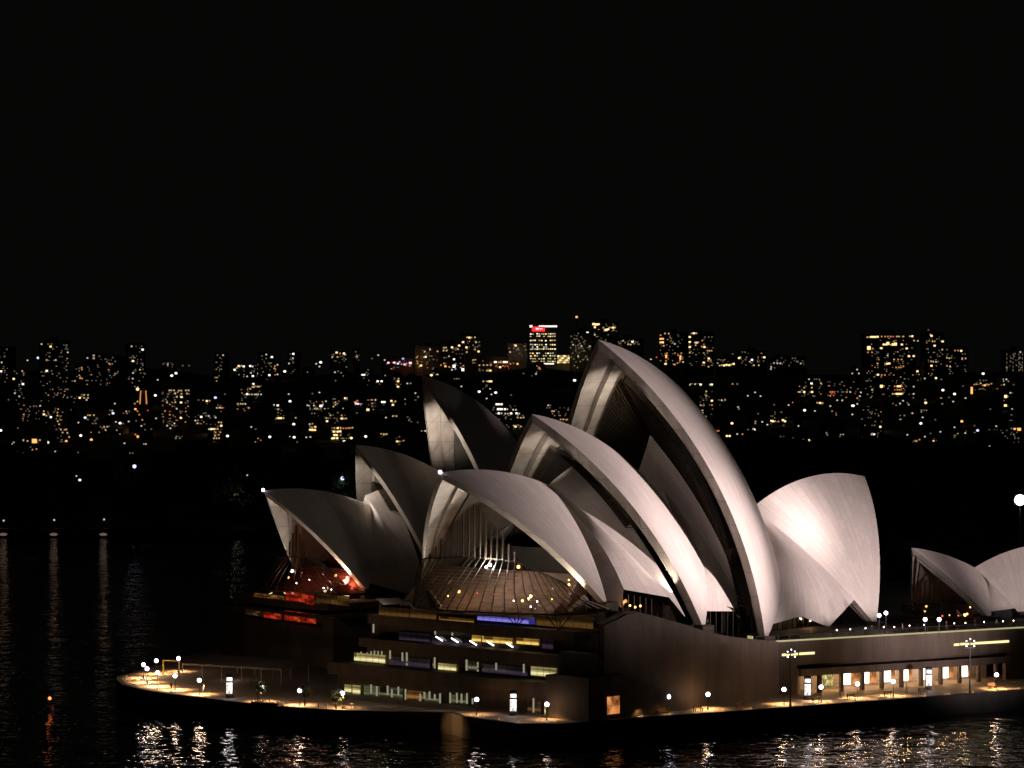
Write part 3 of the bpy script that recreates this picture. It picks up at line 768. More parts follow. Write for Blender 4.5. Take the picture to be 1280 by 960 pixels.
q = MB(); q.box(40.2, 41, -14, 14, 19.6, 30); q.build('foyer_wall', wall_dark, hall)
def foyer_lamp(px, py, h, s, r, m, watts, col, parent):
    p = at_s(px, py, h, s); q = MB(); q.ball((0, 0, 0), r * .68, 10, 7); o = q.build('foyer_lamp', m, parent); o.location = p
    if watts:
        w = to_world(h, p.x - .5, p.y, p.z + .6); lamp('foyer_light', w, watts * (.8 if h == 'C' else 4 if h == 'B' else 6), col, .3)
am = emit('foyer_amber', (1, .45, .12), 5); rd = emit('foyer_red', (1, .12, .08), 3); wh = emit('foyer_white', (1, .95, .85), 9)
for x, y, s, r, m, w in ((607.5, 709, 56.8, .30, wh, 1300), (648, 708.5, 55.9, .42, am, 60), (573.5, 739.5, 57.4, .42, am, 70), (653, 751, 58.2, .32, am, 40), (642, 751, 57, .18, wh, 0), (671.5, 752, 56, .18, wh, 20),  # first white ball stands in for a lamp's reflection in the glass
                         (690, 749, 55, .18, am, 0), (711, 731, 52.8, .34, am, 40), (711, 725, 52.8, .2, am, 0), (596.5, 741.5, 57.2, .2, rd, 0), (617.5, 742.5, 57.2, .24, rd, 12), (663.5, 758.5, 57.6, .2, wh, 0), (560, 745, 56.3, .24, am, 20)):
    foyer_lamp(x, y, 'A', s, r, m, w, (1, .62, .32) if m is not wh else (1, .93, .85), hall)
for x, y, s in ((787.5, 757, 40), (800.5, 757.5, 38), (794, 759, 39)): foyer_lamp(x, y, 'A', s, .28, am, 12, (1, .45, .15), hall)
for x, y in ((1019, 772), (1013, 776), (1024, 769)):
    p = at_v(x, y, 'A', 12.2); q = MB(); q.ball((0, 0, 0), .22, 10, 7); o = q.build('foyer_lamp', wh, hall); o.location = p
p = at_v(1006, 780, 'A', 12.5); lamp('foyer_light', to_world('A', p.x, 13.6, p.z + 1), 160, (1, .6, .3), .3)
# the lit bar inside the southern flank
q = MB(); q.box(-17, -9, 11.5, 12.6, 13.1, 15.6); q.build('bar_wall', concrete, hall)
lamp('bar_light', to_world('A', -13, 14.2, 16.5), 90, (1, .75, .5), .3)
# V struts that carry the skirt
q = MB()
for x, y in ((645.5, 781), (698, 783)):
    f = at_s(x, y, 'A', 55.6)
    q = MB()
    for dv, ds in ((-2.1, 1.2), (2.1, 1.2), (-2.1, -1.2), (2.1, -1.2)): q.tube((55.6, f.y, 17.5), (55.6 + ds, f.y + dv, 20.3), .1, n=6)
    q.build('strut', dark_metal, hall)
# white concrete stays at both corners of the skirt
q = MB(); f0, f1 = at_s(712, 767, 'A', 50.5), at_s(733, 746, 'A', 48.4); q.tube(f0, f1, .75, .55, 8); q.build('skirt_stay', concrete, hall)
q = MB(); f0, f1 = at_s(551, 758, 'A', 56), at_s(536, 737, 'A', 52); q.tube(f0, f1, .28, .22, 8); q.build('skirt_stay', concrete, hall)

# ------------------------------------------------------------------ theatre (smaller sails behind)
thea = hall_thing('opera_theatre', 'smaller darker group of sail roofs standing behind on the left, with a red-lit foyer', 'building', 'B')
for k in ('B1', 'B2', 'B3', 'B4'): build_shell(thea, SH[k], rim=(.9 if k == 'B1' else 1.0), arch=(.8 if k == 'B1' else 1.5))
louvre_shell(thea, SH['BL1']); louvre_glass(thea, SH['B2'], SH['BL1'])
patch(thea, rib_down(SH['B1'], 1, .9), rib_down(SH['BL1'], 1, .9), tiles, 'side_shell', .6)
bl2 = rib_down(Shell((8.0, 9.5, 13.4), (13.0, 46.5), (15.5, 38.3)), 1, .9)
patch(thea, rib_down(SH['B2'], 1, .9), bl2, tiles, 'side_shell', .6)
patch(thea, rib_down(SH['B3'], 1, .86), rib_down(SH['B4'], 1, .8), tiles, 'side_shell', 1.0)
q = MB(); q.box(-6, 37, -6, 6, 13.1, 22); q.build('auditorium_wall', wall_dark, thea)
brk = [(-15, 20.5), (-12, 21.4), (-6, 23.2), (0, 23.7), (4.2, 23.7), (8.7, 23.1), (12, 22), (15, 20.6)]
edge = [(46, -13.6, 16.9), (51, -12, 16.8), (56.5, -10, 16.7), (58.6, -1, 16.7), (57.6, 8, 16.7), (53.5, 12.6, 16.7), (48.5, 13.8, 16.6), (45.2, 13.9, 16.6)]
mouth_glass(thea, SH['B1'], 53.2, (-12.6, 12.6), brk, edge, 17, 20, glass, carpet_red)
q = MB(); q.prism([(57, -8), (57, 6), (52.5, 11.4), (45, 12), (40, 10), (40, -10), (45, -12), (52.5, -11.4)], 16.1, 16.4); q.build('foyer_floor', carpet_red, thea)
q = MB()
for k in range(8): q.box(45, 52.7 - .9 * k, -9, 10.5, 16.42 + .6 * k, 16.42 + .6 * (k + 1))
q.build('foyer_stair', carpet_red, thea)
q = MB(); q.box(40.2, 41, -7, 7, 16.4, 24); q.build('foyer_wall', carpet_red, thea)
for x, y, s, r, m, w in ((360.5, 722, 55, .3, am, 60), (419.5, 719.5, 50, .4, am, 110), (386.5, 725, 54.6, .22, wh, 30), (404.5, 735, 54, .2, wh, 14), (377, 716, 54, .2, rd, 40), (370.5, 729, 55.5, .2, wh, 0), (414, 737, 52, .2, wh, 0), (440, 735, 47, .4, rd, 60)):
    foyer_lamp(x, y, 'B', s, r, m, w, (1, .36, .18) if m is not wh else (1, .8, .65), thea)
lamp('foyer_light', to_world('B', 55.6, 1, 21.5), 120, (1, .8, .75), .4)
for x0, y0, x1, y1 in ((328, 747, 340, 741), (355, 741, 373, 750), (410, 745, 436, 745)):     # ceiling tubes over the terrace
    p, r_ = at_s(x0, y0, 'B', 59), at_s(x1, y1, 'B', 59); q = MB(); q.tube(p, r_, .08, n=6); q.build('ceiling_tube', PANE['cove'], thea)

# ------------------------------------------------------------------ restaurant (small pair of shells at the right)
rest = hall_thing('restaurant_hall', 'small pair of sail roofs standing apart at the right end of the podium', 'building', 'C')
for k in ('C1', 'C2'): build_shell(rest, SH[k], rim=.9, arch=.9, set_back=.9)
patch(rest, rib_down(SH['C1'], 1, .82), rib_down(SH['C2'], 1, .84), tiles, 'side_shell', .6)
brk = [(-9, 15.2), (-4, 15.6), (0, 15.8), (4, 15.6), (9, 15.2)]
edge = [(5.6, -9.4, 13.3), (9, -6, 13.2), (10.5, 0, 13.2), (9, 6, 13.2), (5.6, 9.4, 13.3)]
mouth_glass(rest, SH['C1'], 8.0, (-8.0, 8.0), brk, edge, 13, 12, glass, carpet_red, rim=.9)
q = MB(); q.box(-6, 0, -3.5, 3.5, 13.05, 15.5); q.build('kitchen_wall', wall_dark, rest)
for x, y, s, r, m, w in ((1206, 769, 3, .45, am, 40), (1209, 767.5, 3.2, .3, am, 0), (1158, 758, 6, .3, am, 30), (1156, 764, 6, .3, am, 0), (1213, 759, 2, .25, am, 0), (1198, 770, 4, .25, rd, 12), (1178, 770, 5, .25, rd, 0), (1187, 769, 5, .2, am, 0)):
    foyer_lamp(x, y, 'C', s, r, m, w, (1, .5, .2), rest)

# ------------------------------------------------------------------ uplights hidden at the feet of the mouths
def uplight(h, k, sgn, watts, t=.045, col=(1, .86, .72), out=1.5, cone=70, aim=.42):
    sh = SH[k]; a = sh.rib(0, 40, 1.2, 0); p, g = a[max(1, int(40 * t))].copy(), a[int(40 * aim)].copy()
    p.x += out; p.y += out * .35; g.x += out * .12
    for v in (p, g): v.y *= sgn
    spot('rim_uplight', to_world(h, *p), to_world(h, *g), watts, cone, .8, col, .15)
def inlight(h, k, src, watts, t=.78, u=.06, cone=56, col=(1, .86, .74), west=False):
    """floodlight standing on the lower roof in front of a mouth, washing the inside of its far (east) half"""
    sh = SH[k]; g = sh.rib(u, 40, 1.5, 0)[int(40 * t)].copy(); g.y = g.y if west else -g.y
    spot('mouth_floodlight', to_world(h, *src), to_world(h, *g), watts, cone, .9, col, .3)
uplight('A', 'A1', 1, 20000, .07, aim=.5, cone=60, out=1.9); uplight('A', 'A1', -1, 26000, .06, aim=.6, cone=24)
uplight('B', 'B1', 1, 15000, .07, aim=.5, cone=60, out=1.9); uplight('B', 'B1', -1, 30000, .06, aim=.6, cone=26)
for h_, k_, src_, w_, t_ in (('A', 'A1', (61.5, 15, 20.5), 5200, .55), ('B', 'B1', (60.5, 10, 16.8), 2600, .55), ('A', 'A2', (46, 0, 45.5), 2600, .72), ('A', 'A3', (25, 0, 52), 3500, .76), ('B', 'B2', (46, -2, 38.5), 10500, .72), ('B', 'B3', (25, -2, 46.5), 14000, .74)):
    inlight(h_, k_, src_, w_, t_, 0, 60, west=True)
inlight('A', 'A2', (41, 4, 46), 5200, .82, .10, 80); inlight('A', 'A3', (22.5, 4, 53.5), 8000, .84, .10, 80); inlight('B', 'B2', (45, 1.5, 38.5), 5000, .80, .06, 80); inlight('B', 'B3', (24.5, 2, 46.5), 9500, .80, .06, 80)
uplight('A', 'A2', 1, 9000, .16, out=1.6)
uplight('C', 'C1', -1, 500, out=1); uplight('C', 'C1', 1, 400, out=1)
for h, k in (('A', 'A1'), ('B', 'B1')):      # little lamp on the prow of the first shells
    t = SH[k].T; q = MB(); q.ball((t.x + .15, 0, t.z + .1), .32, 10, 7); q.build('prow_lamp', globe_m, hall if h == 'A' else thea)
# ------------------------------------------------------------------ promenade furniture
def make_lamp():
    t = thing('promenade_lamp', '-', 'lamp post', group='globe lamps along the promenade')
    q = MB(); q.tube((0, 0, 0), (0, 0, .35), .13, .09, 8); q.tube((0, 0, .35), (0, 0, 2.15), .06, .05, 8); q.build('pole', dark_metal, t)
    q = MB(); q.tube((0, 0, 2.15), (0, 0, 2.27), .14, .16, 10); q.build('collar', dark_metal, t)
    q = MB(); q.ball((0, 0, 2.6), .37, 18, 12); q.build('globe', globe_m, t, True)
    return t
lamp0 = make_lamp()
LAMPS = [ # globe position in the photo, ground lamp watts, label
 (179.3, 831, 40, 'farthest left globe lamp, alone at the very point of the promenade'),
 (195.3, 826, 30, 'globe lamp at the back edge of the promenade point, left of the gold portal frame'),
 (183.7, 836, 40, 'globe lamp just in front of the one at the very point of the promenade'),
 (197, 841, 45, 'globe lamp in front of the gold portal frame, second row from the water'),
 (223, 823, 20, 'topmost globe lamp on the promenade point, above the gold portal frame'),
 (218.7, 845, 45, 'globe lamp right beneath the gold portal frame'),
 (249, 850.5, 45, 'globe lamp between the gold portal frame and the first lit advertising column'),
 (328, 859.3, 32, 'globe lamp behind the first dull green small tree on the left promenade'),
 (374.5, 863.3, 34, 'globe lamp beside the yellow-lit small tree on the left promenade'),
 (428, 866.7, 34, 'globe lamp in front of the lemon-lit ground windows beside the cafe tables'),
 (595.8, 874.5, 8, 'globe lamp above the jog in the sea wall below the blue foyer light'),
 (683.6, 880.5, 10, 'globe lamp in front of the last lit ground window before the stair flank'),
 (835.7, 871, 26, 'globe lamp right of the orange doorway, before the bare granite wall'),
 (885, 868, 26, 'globe lamp left of the bright doorway in the bare granite wall'),
 (980, 862, 26, 'globe lamp beside the taller light mast left of the loggia'),
 (1026.5, 859, 22, 'globe lamp right of the advertising column at the loggia start'),
 (1072, 855, 24, 'globe lamp before the loggia between its third and fourth columns'),
 (1116.7, 852, 26, 'globe lamp before the loggia left of the second advertising column there'),
 (1246, 843.6, 24, 'globe lamp past the right end of the loggia'),
]
first = True
for x, y, w, lab in LAMPS:
    p = at_z(x, y, 6.1)
    if first:
        lamp0.location = (p.x, p.y, 3.5); tag(lamp0, lab, 'lamp post'); o = lamp0; first = False
    else:
        o = dup(lamp0, (p.x, p.y, 3.5), random.random(), lab)
    spot('promenade_downlight', (p.x - .1, p.y + .9, 5.8), (p.x - .1, p.y + .9, 3.5), w * 130, 128, .7, (1, .52, .19), .3); lamp('promenade_glow', (p.x - .1, p.y + .9, 5.9), w * 11, (1, .62, .32), .35)

# advertising columns: dark drum with a backlit panel
def make_sign():
    t = thing('advertising_column', '-', 'advertising column', group='backlit advertising columns')
    q = MB(); q.tube((0, 0, 0), (0, 0, .5), .62, .62, 18); q.build('base', dark_metal, t)
    q = MB(); q.box(-.62, .62, -.18, .18, .5, 3.95); q.build('case', dark_metal, t)
    q = MB(); q.box(-.52, .52, -.23, -.185, .75, 2.7); q.build('backlit_panel', sign_m, t)
    q = MB(); q.box(-.5, .5, -.23, -.185, 3.0, 3.6); q.build('backlit_panel', sign_m, t)
    q = MB(); q.tube((0, 0, 3.95), (0, 0, 4.15), .7, .5, 18); q.build('cap', dark_metal, t)
    return t
s0 = make_sign(); first = True
for x, y, lab in ((286.7, 872.5, 'backlit advertising column on the dark left promenade, farthest from the loggia'), (641.5, 894.5, 'backlit advertising column in front of the stair flank near the jog in the sea wall'),
                  (1009.5, 874.5, 'backlit advertising column at the left end of the loggia'), (1161, 862.5, 'backlit advertising column in front of the right half of the loggia')):
    p = at_z(x, y, 3.5)
    if first: s0.location = p; tag(s0, lab, 'advertising column'); first = False
    else: dup(s0, p, R(random.uniform(-8, 8)), lab)
    lamp('panel_glow', (p.x, p.y - 1.2, 5.3), 60, (1, .88, .9), .4)

# tall light masts
def make_mast():
    t = thing('light_mast', '-', 'light mast', group='tall light masts on the promenade')
    q = MB(); q.tube((0, 0, 0), (0, 0, .6), .26, .2, 10); q.tube((0, 0, .6), (0, 0, 9.6), .15, .1, 10); q.build('pole', dark_metal, t)
    q = MB(); q.box(-.8, .8, -.06, .06, 9.1, 9.25); q.box(-.8, .8, -.06, .06, 8.2, 8.35); q.build('cross_arm', dark_metal, t)
    for x, z in ((-.7, 9.5), (.7, 9.5), (0, 9.85), (-.7, 8.6), (.7, 8.6)):
        h_ = MB(); h_.box(-.16, .16, -.2, .2, -.2, .2); hd = h_.build('lamp_head', dark_metal, t); hd.location = (x, -.1, z)
        g_ = MB(); g_.ball((0, -.24, 0), .09, 8, 6); g_.build('lens', globe_m if z > 9 else globe_warm, hd)
    return t
m0 = make_mast()
for i, (x, y, lab) in enumerate(((988, 884, 'tall dark light mast standing left of the loggia'), (1212.5, 868, 'tall dark light mast crossing the right columns of the loggia'))):
    p = at_z(x, y, 3.5)
    if i == 0: m0.location = p; m0.rotation_euler.z = .4; tag(m0, lab, 'light mast')
    else: dup(m0, p, .1, lab)

# benches on the edge of the promenade
def make_bench():
    t = thing('bench', '-', 'bench', group='benches along the water edge')
    q = MB()
    for k in range(4): q.box(-.9, .9, -.3 + .16 * k, -.18 + .16 * k, .43, .48)
    q.build('seat', timber, t)
    q = MB()
    for k in range(3): q.box(-.9, .9, .34, .39, .55 + .16 * k, .66 + .16 * k)
    q.build('backrest', timber, t)
    for x in (-.7, .7):
        q = MB(); q.box(x - .04, x + .04, -.28, -.2, 0, .43); q.box(x - .04, x + .04, .3, .38, 0, .95); q.box(x - .04, x + .04, -.28, .38, .38, .43); q.build('leg', dark_metal, t)
    return t
b0 = make_bench(); rz = math.atan2(ED.y, ED.x)
for i, (x, y, lab) in enumerate(((829, 895.5, 'dark bench by the water below the lamp right of the orange doorway'), (873, 892.5, 'dark bench by the water below the bare granite wall'), (926, 888.5, 'dark bench by the water in front of the bright doorway'),
                                 (1021, 881.5, 'dark bench by the water at the left end of the loggia'), (1065, 877, 'dark bench by the water under the third loggia column'), (1111, 874, 'dark bench by the water before the middle of the loggia'),
                                 (1154, 870.5, 'dark bench by the water next to the right advertising column'), (1241, 863.5, 'dark bench by the water past the right end of the loggia'))):
    p = at_z(x, y - 3, 3.5)
    if i == 0: b0.location = p; b0.rotation_euler.z = rz; tag(b0, lab, 'bench')
    else: dup(b0, p, rz + random.uniform(-.05, .05), lab)

# a few strollers and people seated, far too small for faces but with limbs and clothes
skin = mat('skin', (.35, .22, .16), None, .6, 2); hair_m = mat('dark_hair', (.02, .015, .012), None, .6, 4)
def person(p, rz, coat, legs_m, lab, stride=.18, sit=False):
    me = bpy.data.meshes.new('person'); z = .0 if not sit else -.42
    J = [((0, 0, .95), .15), ((0, 0, 1.2), .15), ((0, 0, 1.42), .14), ((0, 0, 1.53), .06), ((0, .02, 1.64), .10), ((0, .02, 1.74), .085),
         ((-.09, 0, .9), .09), ((.09, 0, .9), .09), ((-.10, stride, .5), .065), ((-.10, stride * .8, .08), .045), ((.10, -stride * .5, .5), .065), ((.10, -stride * 1.3, .08), .045),
         ((-.2, 0, 1.4), .065), ((-.25, -.06, 1.13), .05), ((-.24, .1, .9), .04), ((.2, 0, 1.4), .065), ((.25, .05, 1.13), .05), ((.24, .16, .92), .04),
         ((-.10, stride * .8 + .16, .04), .04), ((.10, -stride * 1.3 + .16, .04), .04)]
    if sit:
        for k, q in ((8, (-.1, .42, .92)), (9, (-.1, .42, .5)), (10, (.1, .42, .92)), (11, (.1, .42, .5)), (18, (-.1, .56, .46)), (19, (.1, .56, .46)), (14, (-.16, .25, 1.0)), (17, (.16, .25, 1.0))):
            J[k] = (q, J[k][1])
    E = [(0, 1), (1, 2), (2, 3), (3, 4), (4, 5), (0, 6), (0, 7), (6, 8), (8, 9), (7, 10), (10, 11), (2, 12), (12, 13), (13, 14), (2, 15), (15, 16), (16, 17), (9, 18), (11, 19)]
    me.from_pydata([q for q, r in J], E, []); me.update()
    tmp = bpy.data.objects.new('tmp', me); COL.objects.link(tmp)
    mo = tmp.modifiers.new('skin', 'SKIN')
    for i, (q, r) in enumerate(J): me.skin_vertices[0].data[i].radius = (r, r)
    me.skin_vertices[0].data[0].use_root = True
    tmp.modifiers.new('sub', 'SUBSURF').levels = 1
    dg = bpy.context.evaluated_depsgraph_get(); dm = bpy.data.meshes.new_from_object(tmp.evaluated_get(dg))
    bpy.data.objects.remove(tmp)
    o = bpy.data.objects.new('person', dm); COL.objects.link(o)
    dm.materials.clear()
    for m_ in (coat, legs_m, skin): dm.materials.append(m_)
    for pl in dm.polygons:
        c = pl.center; pl.material_index = 2 if c.z > 1.52 or (abs(c.x) > .2 and c.z < .97) else (1 if c.z < .92 and not (abs(c.x) > .2) else 0); pl.use_smooth = True
    o.location = (p.x, p.y, p.z + z); o.rotation_euler = (0, 0, rz); tag(o, lab, 'person')
    q = MB(); q.ball((0, .0, 1.75), .105, 8, 6, .8); q.build('hair', hair_m, o)
    return o
dk = mat('dark_coat', (.03, .03, .04), None, .8, 3); lt = mat('pale_shirt', (.5, .48, .46), None, .8, 3); rdc = mat('red_coat', (.3, .04, .04), None, .8, 3); jn = mat('jeans', (.04, .05, .09), None, .8, 3)
for x, y, rz_, c, lab, z in ((255, 868, 1.2, lt, 'person in a pale shirt walking on the lit ground below the gold portal frame', 3.5), (214, 865, 2.2, dk, 'person in a dark coat at the edge of the promenade point', 3.5),
                             (930, 883, -1, rdc, 'person in a red coat walking past the bright doorway', 3.5), (1050, 873, 1.4, dk, 'person in a dark coat strolling before the third loggia column', 3.5),
                             (1133, 866, -1.7, lt, 'person in a pale shirt strolling before the middle of the loggia', 3.5), (768, 895, .6, dk, 'person in dark clothes passing the orange doorway', 3.5)):
    person(at_z(x, y, z), rz_, c, jn, lab)

# cafe tables on the left promenade and a low planter
def make_table():
    t = thing('cafe_table', '-', 'table', group='cafe tables by the water')
    q = MB(); q.tube((0, 0, .7), (0, 0, .74), .4, .4, 14); q.build('tabletop', pale_metal, t)
    q = MB(); q.tube((0, 0, 0), (0, 0, .03), .25, .25, 12); q.tube((0, 0, .03), (0, 0, .7), .04, .04, 8); q.build('leg', dark_metal, t)
    return t
t0 = make_table(); first = True
for i, (x, y) in enumerate(((398, 884), (408, 885.5), (418, 884.5), (430, 885.5), (440, 884.5))):
    p = at_z(x, y, 3.5); lab = ('first', 'second', 'third', 'fourth', 'last')[i] + ' pale round cafe table from the left, by the globe lamp at the lemon windows'
    if first: t0.location = p; tag(t0, lab, 'table'); first = False
    else: dup(t0, p, 0, lab)
pl = thing('planter', 'long pale stone planter under the small green tree on the left promenade', 'planter', at_z(334, 882, 3.5), R(-35))
q = MB(); q.box(-3, 3, -.8, .8, 0, .55); q.build('trough', concrete, pl); q = MB()
for k in range(60):
    c = Vector((random.uniform(-2.8, 2.8), random.uniform(-.6, .6), random.uniform(.55, .85))); d = Vector((random.uniform(-1, 1), random.uniform(-1, 1), random.uniform(.2, 1))).normalized() * .25
    e = d.cross(Vector((0, 0, 1))).normalized() * .12; q.face([c - e, c + d, c + e])
q.build('plants', leaf_m, pl)

# gold portal frame and the long flat marquee on the promenade point
gold = mat('gold_paint', (.55, .38, .10), None, .4, 2)
pf = thing('portal_frame', 'gold lit portal frame standing on the promenade point', 'frame', at_z(214, 844, 3.5), R(-20))
for x in (-1.7, 1.7): q = MB(); q.box(x - .13, x + .13, -.13, .13, 0, 2.6); q.build('post', gold, pf)
q = MB(); q.box(-1.83, 1.83, -.13, .13, 2.6, 2.86); q.build('beam', gold, pf)
p = at_z(210, 843, 3.5); lamp('portal_glow', (p.x, p.y - 1.6, 4.4), 70, (1, .7, .25), .2)
canvas = mat('grey_canvas', (.20, .19, .18), (.15, .14, .135), .85, .5)
mq = thing('marquee', 'long low grey marquee roof on thin posts along the back of the promenade point', 'marquee')
c0, c1, c2, c3 = at_z(228, 829, 6.6), at_z(352, 836, 6.6), at_z(386, 828, 7.0), at_z(296, 819, 7.0)
q = MB(); top = [c0, c1, c2, c3]; rid = [lerp(c0, c3, .5) + Vector((0, 0, .9)), lerp(c1, c2, .5) + Vector((0, 0, .9))]
q.face([c0, c1, rid[1], rid[0]]); q.face([rid[0], rid[1], c2, c3]); q.face([c0, rid[0], c3]); q.face([c1, c2, rid[1]])
for a, c in ((c0, c1), (c1, c2), (c2, c3), (c3, c0)): q.face([a, c, c - Vector((0, 0, .35)), a - Vector((0, 0, .35))])
q.build('canopy', canvas, mq)
for a, c, n in ((c0, c1, 6), (c2, c3, 5)):
    for k in range(n):
        s = lerp(a, c, (k + .02) / (n - .96)); q = MB(); q.tube((s.x, s.y, 3.5), (s.x, s.y, s.z - .02), .07, n=6); q.build('post', pale_metal, mq)
lamp('marquee_glow', (lerp(c0, c2, .4).x, lerp(c0, c2, .4).y, 5.6), 60, (1, .8, .6), .3)

# small trees on the left promenade
def tree(name, base, h_, r, n, m, lab, cat='tree', group=None, leaf=.35, trunk_r=.12, seed=1):
    rnd = random.Random(seed); t = thing(name, lab, cat, base, 0, group)
    q = MB(); q.tube((0, 0, 0), (0, 0, h_ * .45), trunk_r, trunk_r * .7, 7)
    for k in range(5):
        a = rnd.uniform(0, 6.28); q.tube((0, 0, h_ * (.35 + .03 * k)), (math.cos(a) * r * .6, math.sin(a) * r * .6, h_ * rnd.uniform(.6, .85)), trunk_r * .5, trunk_r * .15, 5)
    q.build('trunk', bark, t)
    q = MB(); cl = [(Vector((rnd.uniform(-1, 1), rnd.uniform(-1, 1), rnd.uniform(-.8, 1))) * r * .75 + Vector((0, 0, h_ * .68)), rnd.uniform(.35, .6) * r) for k in range(9)]
    for k in range(n):
        c, rr = rnd.choice(cl); d = Vector((rnd.gauss(0, 1), rnd.gauss(0, 1), rnd.gauss(0, .8))).normalized()
        p = c + d * rr * rnd.uniform(.5, 1.05); a = Vector((rnd.uniform(-1, 1), rnd.uniform(-1, 1), rnd.uniform(-1, 1))).normalized() * leaf; e = a.orthogonal().normalized() * leaf * .5
        q.face([p - a, p + e, p + a, p - e])
    q.build('crown', m, t); return t
tree('promenade_tree', at_z(322, 879, 3.5), 3.6, 1.5, 420, leaf_m, 'small dull green tree under a globe lamp on the left promenade', leaf=.2, seed=3)
tree('promenade_tree', at_z(381, 883, 3.5), 3.6, 1.2, 420, leaf_m, 'small yellow-lit tree right beside a globe lamp on the left promenade', leaf=.2, seed=4)
tree('promenade_tree', at_z(420, 886, 3.5), 3.2, 1.2, 380, leaf_m, 'small dark tree left of the globe lamp at the lemon-lit windows', leaf=.2, seed=5)

# lamps and little lights on the forecourt, right of the tallest sails
def make_court():
    t = thing('forecourt_lamp', '-', 'lamp post', group='lamps on the forecourt')
    q = MB(); q.tube((0, 0, 0), (0, 0, 2.9), .07, .05, 7); q.build('pole', dark_metal, t)
    q = MB(); q.ball((0, 0, 3.15), .36, 12, 8); q.build('globe', globe_m, t, True); return t
c0_ = make_court(); first = True
for x, y, lab in ((1107.5, 766, 'bright white forecourt lamp just right of the round south shell'), (1099, 769, 'smaller forecourt lamp half hidden at the foot of the round south shell'),
                  (1156.5, 774, 'forecourt lamp before the left side of the restaurant mouth'), (1174, 774, 'forecourt lamp before the middle of the restaurant mouth')):
    p = at_z(x, y, 16.3)
    if first: c0_.location = (p.x, p.y, 13.1); tag(c0_, lab, 'lamp post'); first = False
    else: dup(c0_, (p.x, p.y, 13.1), 0, lab)
    lamp('forecourt_glow', (p.x, p.y - 1, 15.2), 40, (1, .75, .5), .3)
def make_bollard():
    t = thing('bollard_light', '-', 'bollard', group='bollard lights behind the parapet')
    q = MB(); q.tube((0, 0, 0), (0, 0, .95), .08, .08, 8); q.build('post', dark_metal, t)
    q = MB(); q.tube((0, 0, .95), (0, 0, 1.10), .075, .075, 8); q.build('light_head', globe_warm, t); return t
k0 = make_bollard(); first = True
BL = 'short bollard light behind the parapet of the forecourt, one of a long row'
for x in (1046, 1063, 1082, 1105, 1118, 1137, 1155, 1193, 1207, 1230, 1254, 1267):
    p = on_e(x, 790, -random.uniform(2.5, 4.5))
    if first: k0.location = (p.x, p.y, 13.0); tag(k0, BL, 'bollard'); first = False
    else: dup(k0, (p.x, p.y, 13.0), 0, BL)
for x, c, lab in ((1090, dk, 'person in dark clothes at the forecourt parapet below the round south shell'), (1128, lt, 'person in a pale shirt at the forecourt parapet left of the restaurant'), (1183, rdc, 'person in a red coat at the forecourt parapet before the restaurant mouth'),
                  (1219, dk, 'person in dark clothes at the forecourt parapet under the right edge of the restaurant mouth'), (1246, lt, 'person in a pale shirt at the forecourt parapet, farthest right')):
    p = on_e(x, 790, -1.5); p.z = 13.0; person(p, random.uniform(0, 6), c, jn, lab)

# floodlight mast far right, buoy with a red lamp far left
p = at_y(1275, 625, 640)
fm = thing('floodlight_mast', 'tall mast with a dazzling white cluster of floodlights at the right edge', 'floodlight', (p.x, p.y, 5))
q = MB(); q.tube((0, 0, 0), (0, 0, p.z - 5), .14, .10, 10); q.build('pole', dark_metal, fm)
fl = emit('floodlight_lens', (.92, .96, 1), 60)
q = MB(); q.tube((0, .5, 0), (0, -.1, 0), 1.0, 1.3, 32); hd = q.build('lamp_head', dark_metal, fm); hd.location = (0, 0, p.z - 5)
q = MB(); q.ball((0, -.15, 0), 1.05, 24, 14); q.build('lens', fl, hd, True)
q = MB(); q.box(-1.7, 1.7, .4, .6, -.12, .12); ca = q.build('cross_arm', dark_metal, fm); ca.location = (0, 0, p.z - 5)
p = at_z(62, 873, 1.9)
by = thing('channel_buoy', 'small buoy with a red lamp floating alone on the dark water at the left', 'buoy', (p.x, p.y, 0))
q = MB(); q.tube((0, 0, -.4), (0, 0, .5), .8, .7, 14); q.build('float', mat('buoy_paint', (.25, .02, .02), None, .5, 2), by)
q = MB()
for k in range(3):
    a = 2.1 * k; q.tube((.5 * math.cos(a), .5 * math.sin(a), .5), (.1 * math.cos(a), .1 * math.sin(a), 1.65), .04, n=5)
q.build('cage', dark_metal, by)
q = MB(); q.ball((0, 0, 1.9), .30, 10, 7); q.build('lamp', emit('buoy_lamp', (1, .22, .06), 3), by)

# pale slatted awning on the terrace between the two halls
p = at_s(488, 757, 'A', 50); p.z = 17.55; w_ = to_world('A', *p)
aw = thing('awning', 'pale slatted awning on the dark terrace between the two groups of sails', 'awning', w_, R(35))
for x in (-2.2, 2.2):
    q = MB(); q.tube((x, 0, 0), (x, 0, 2.2), .06, n=6); q.build('post', pale_metal, aw)
for k in range(6):
    q = MB(); q.box(-2.4, 2.4, -.16, .16, -.02, .03); sl = q.build('slat', canvas, aw); sl.location = (0, -1.2 + .42 * k, 1.7 + .16 * k); sl.rotation_euler = (R(24), 0, 0)
q = MB()
for x in (-2.2, 2.2): q.tube((x, -1.3, 1.62), (x, 1.1, 2.55), .05, n=6)
q.build('rail', pale_metal, aw)
lamp('awning_glow', (w_.x - 1, w_.y - 4, 20.8), 150, (1, .85, .65), .3)
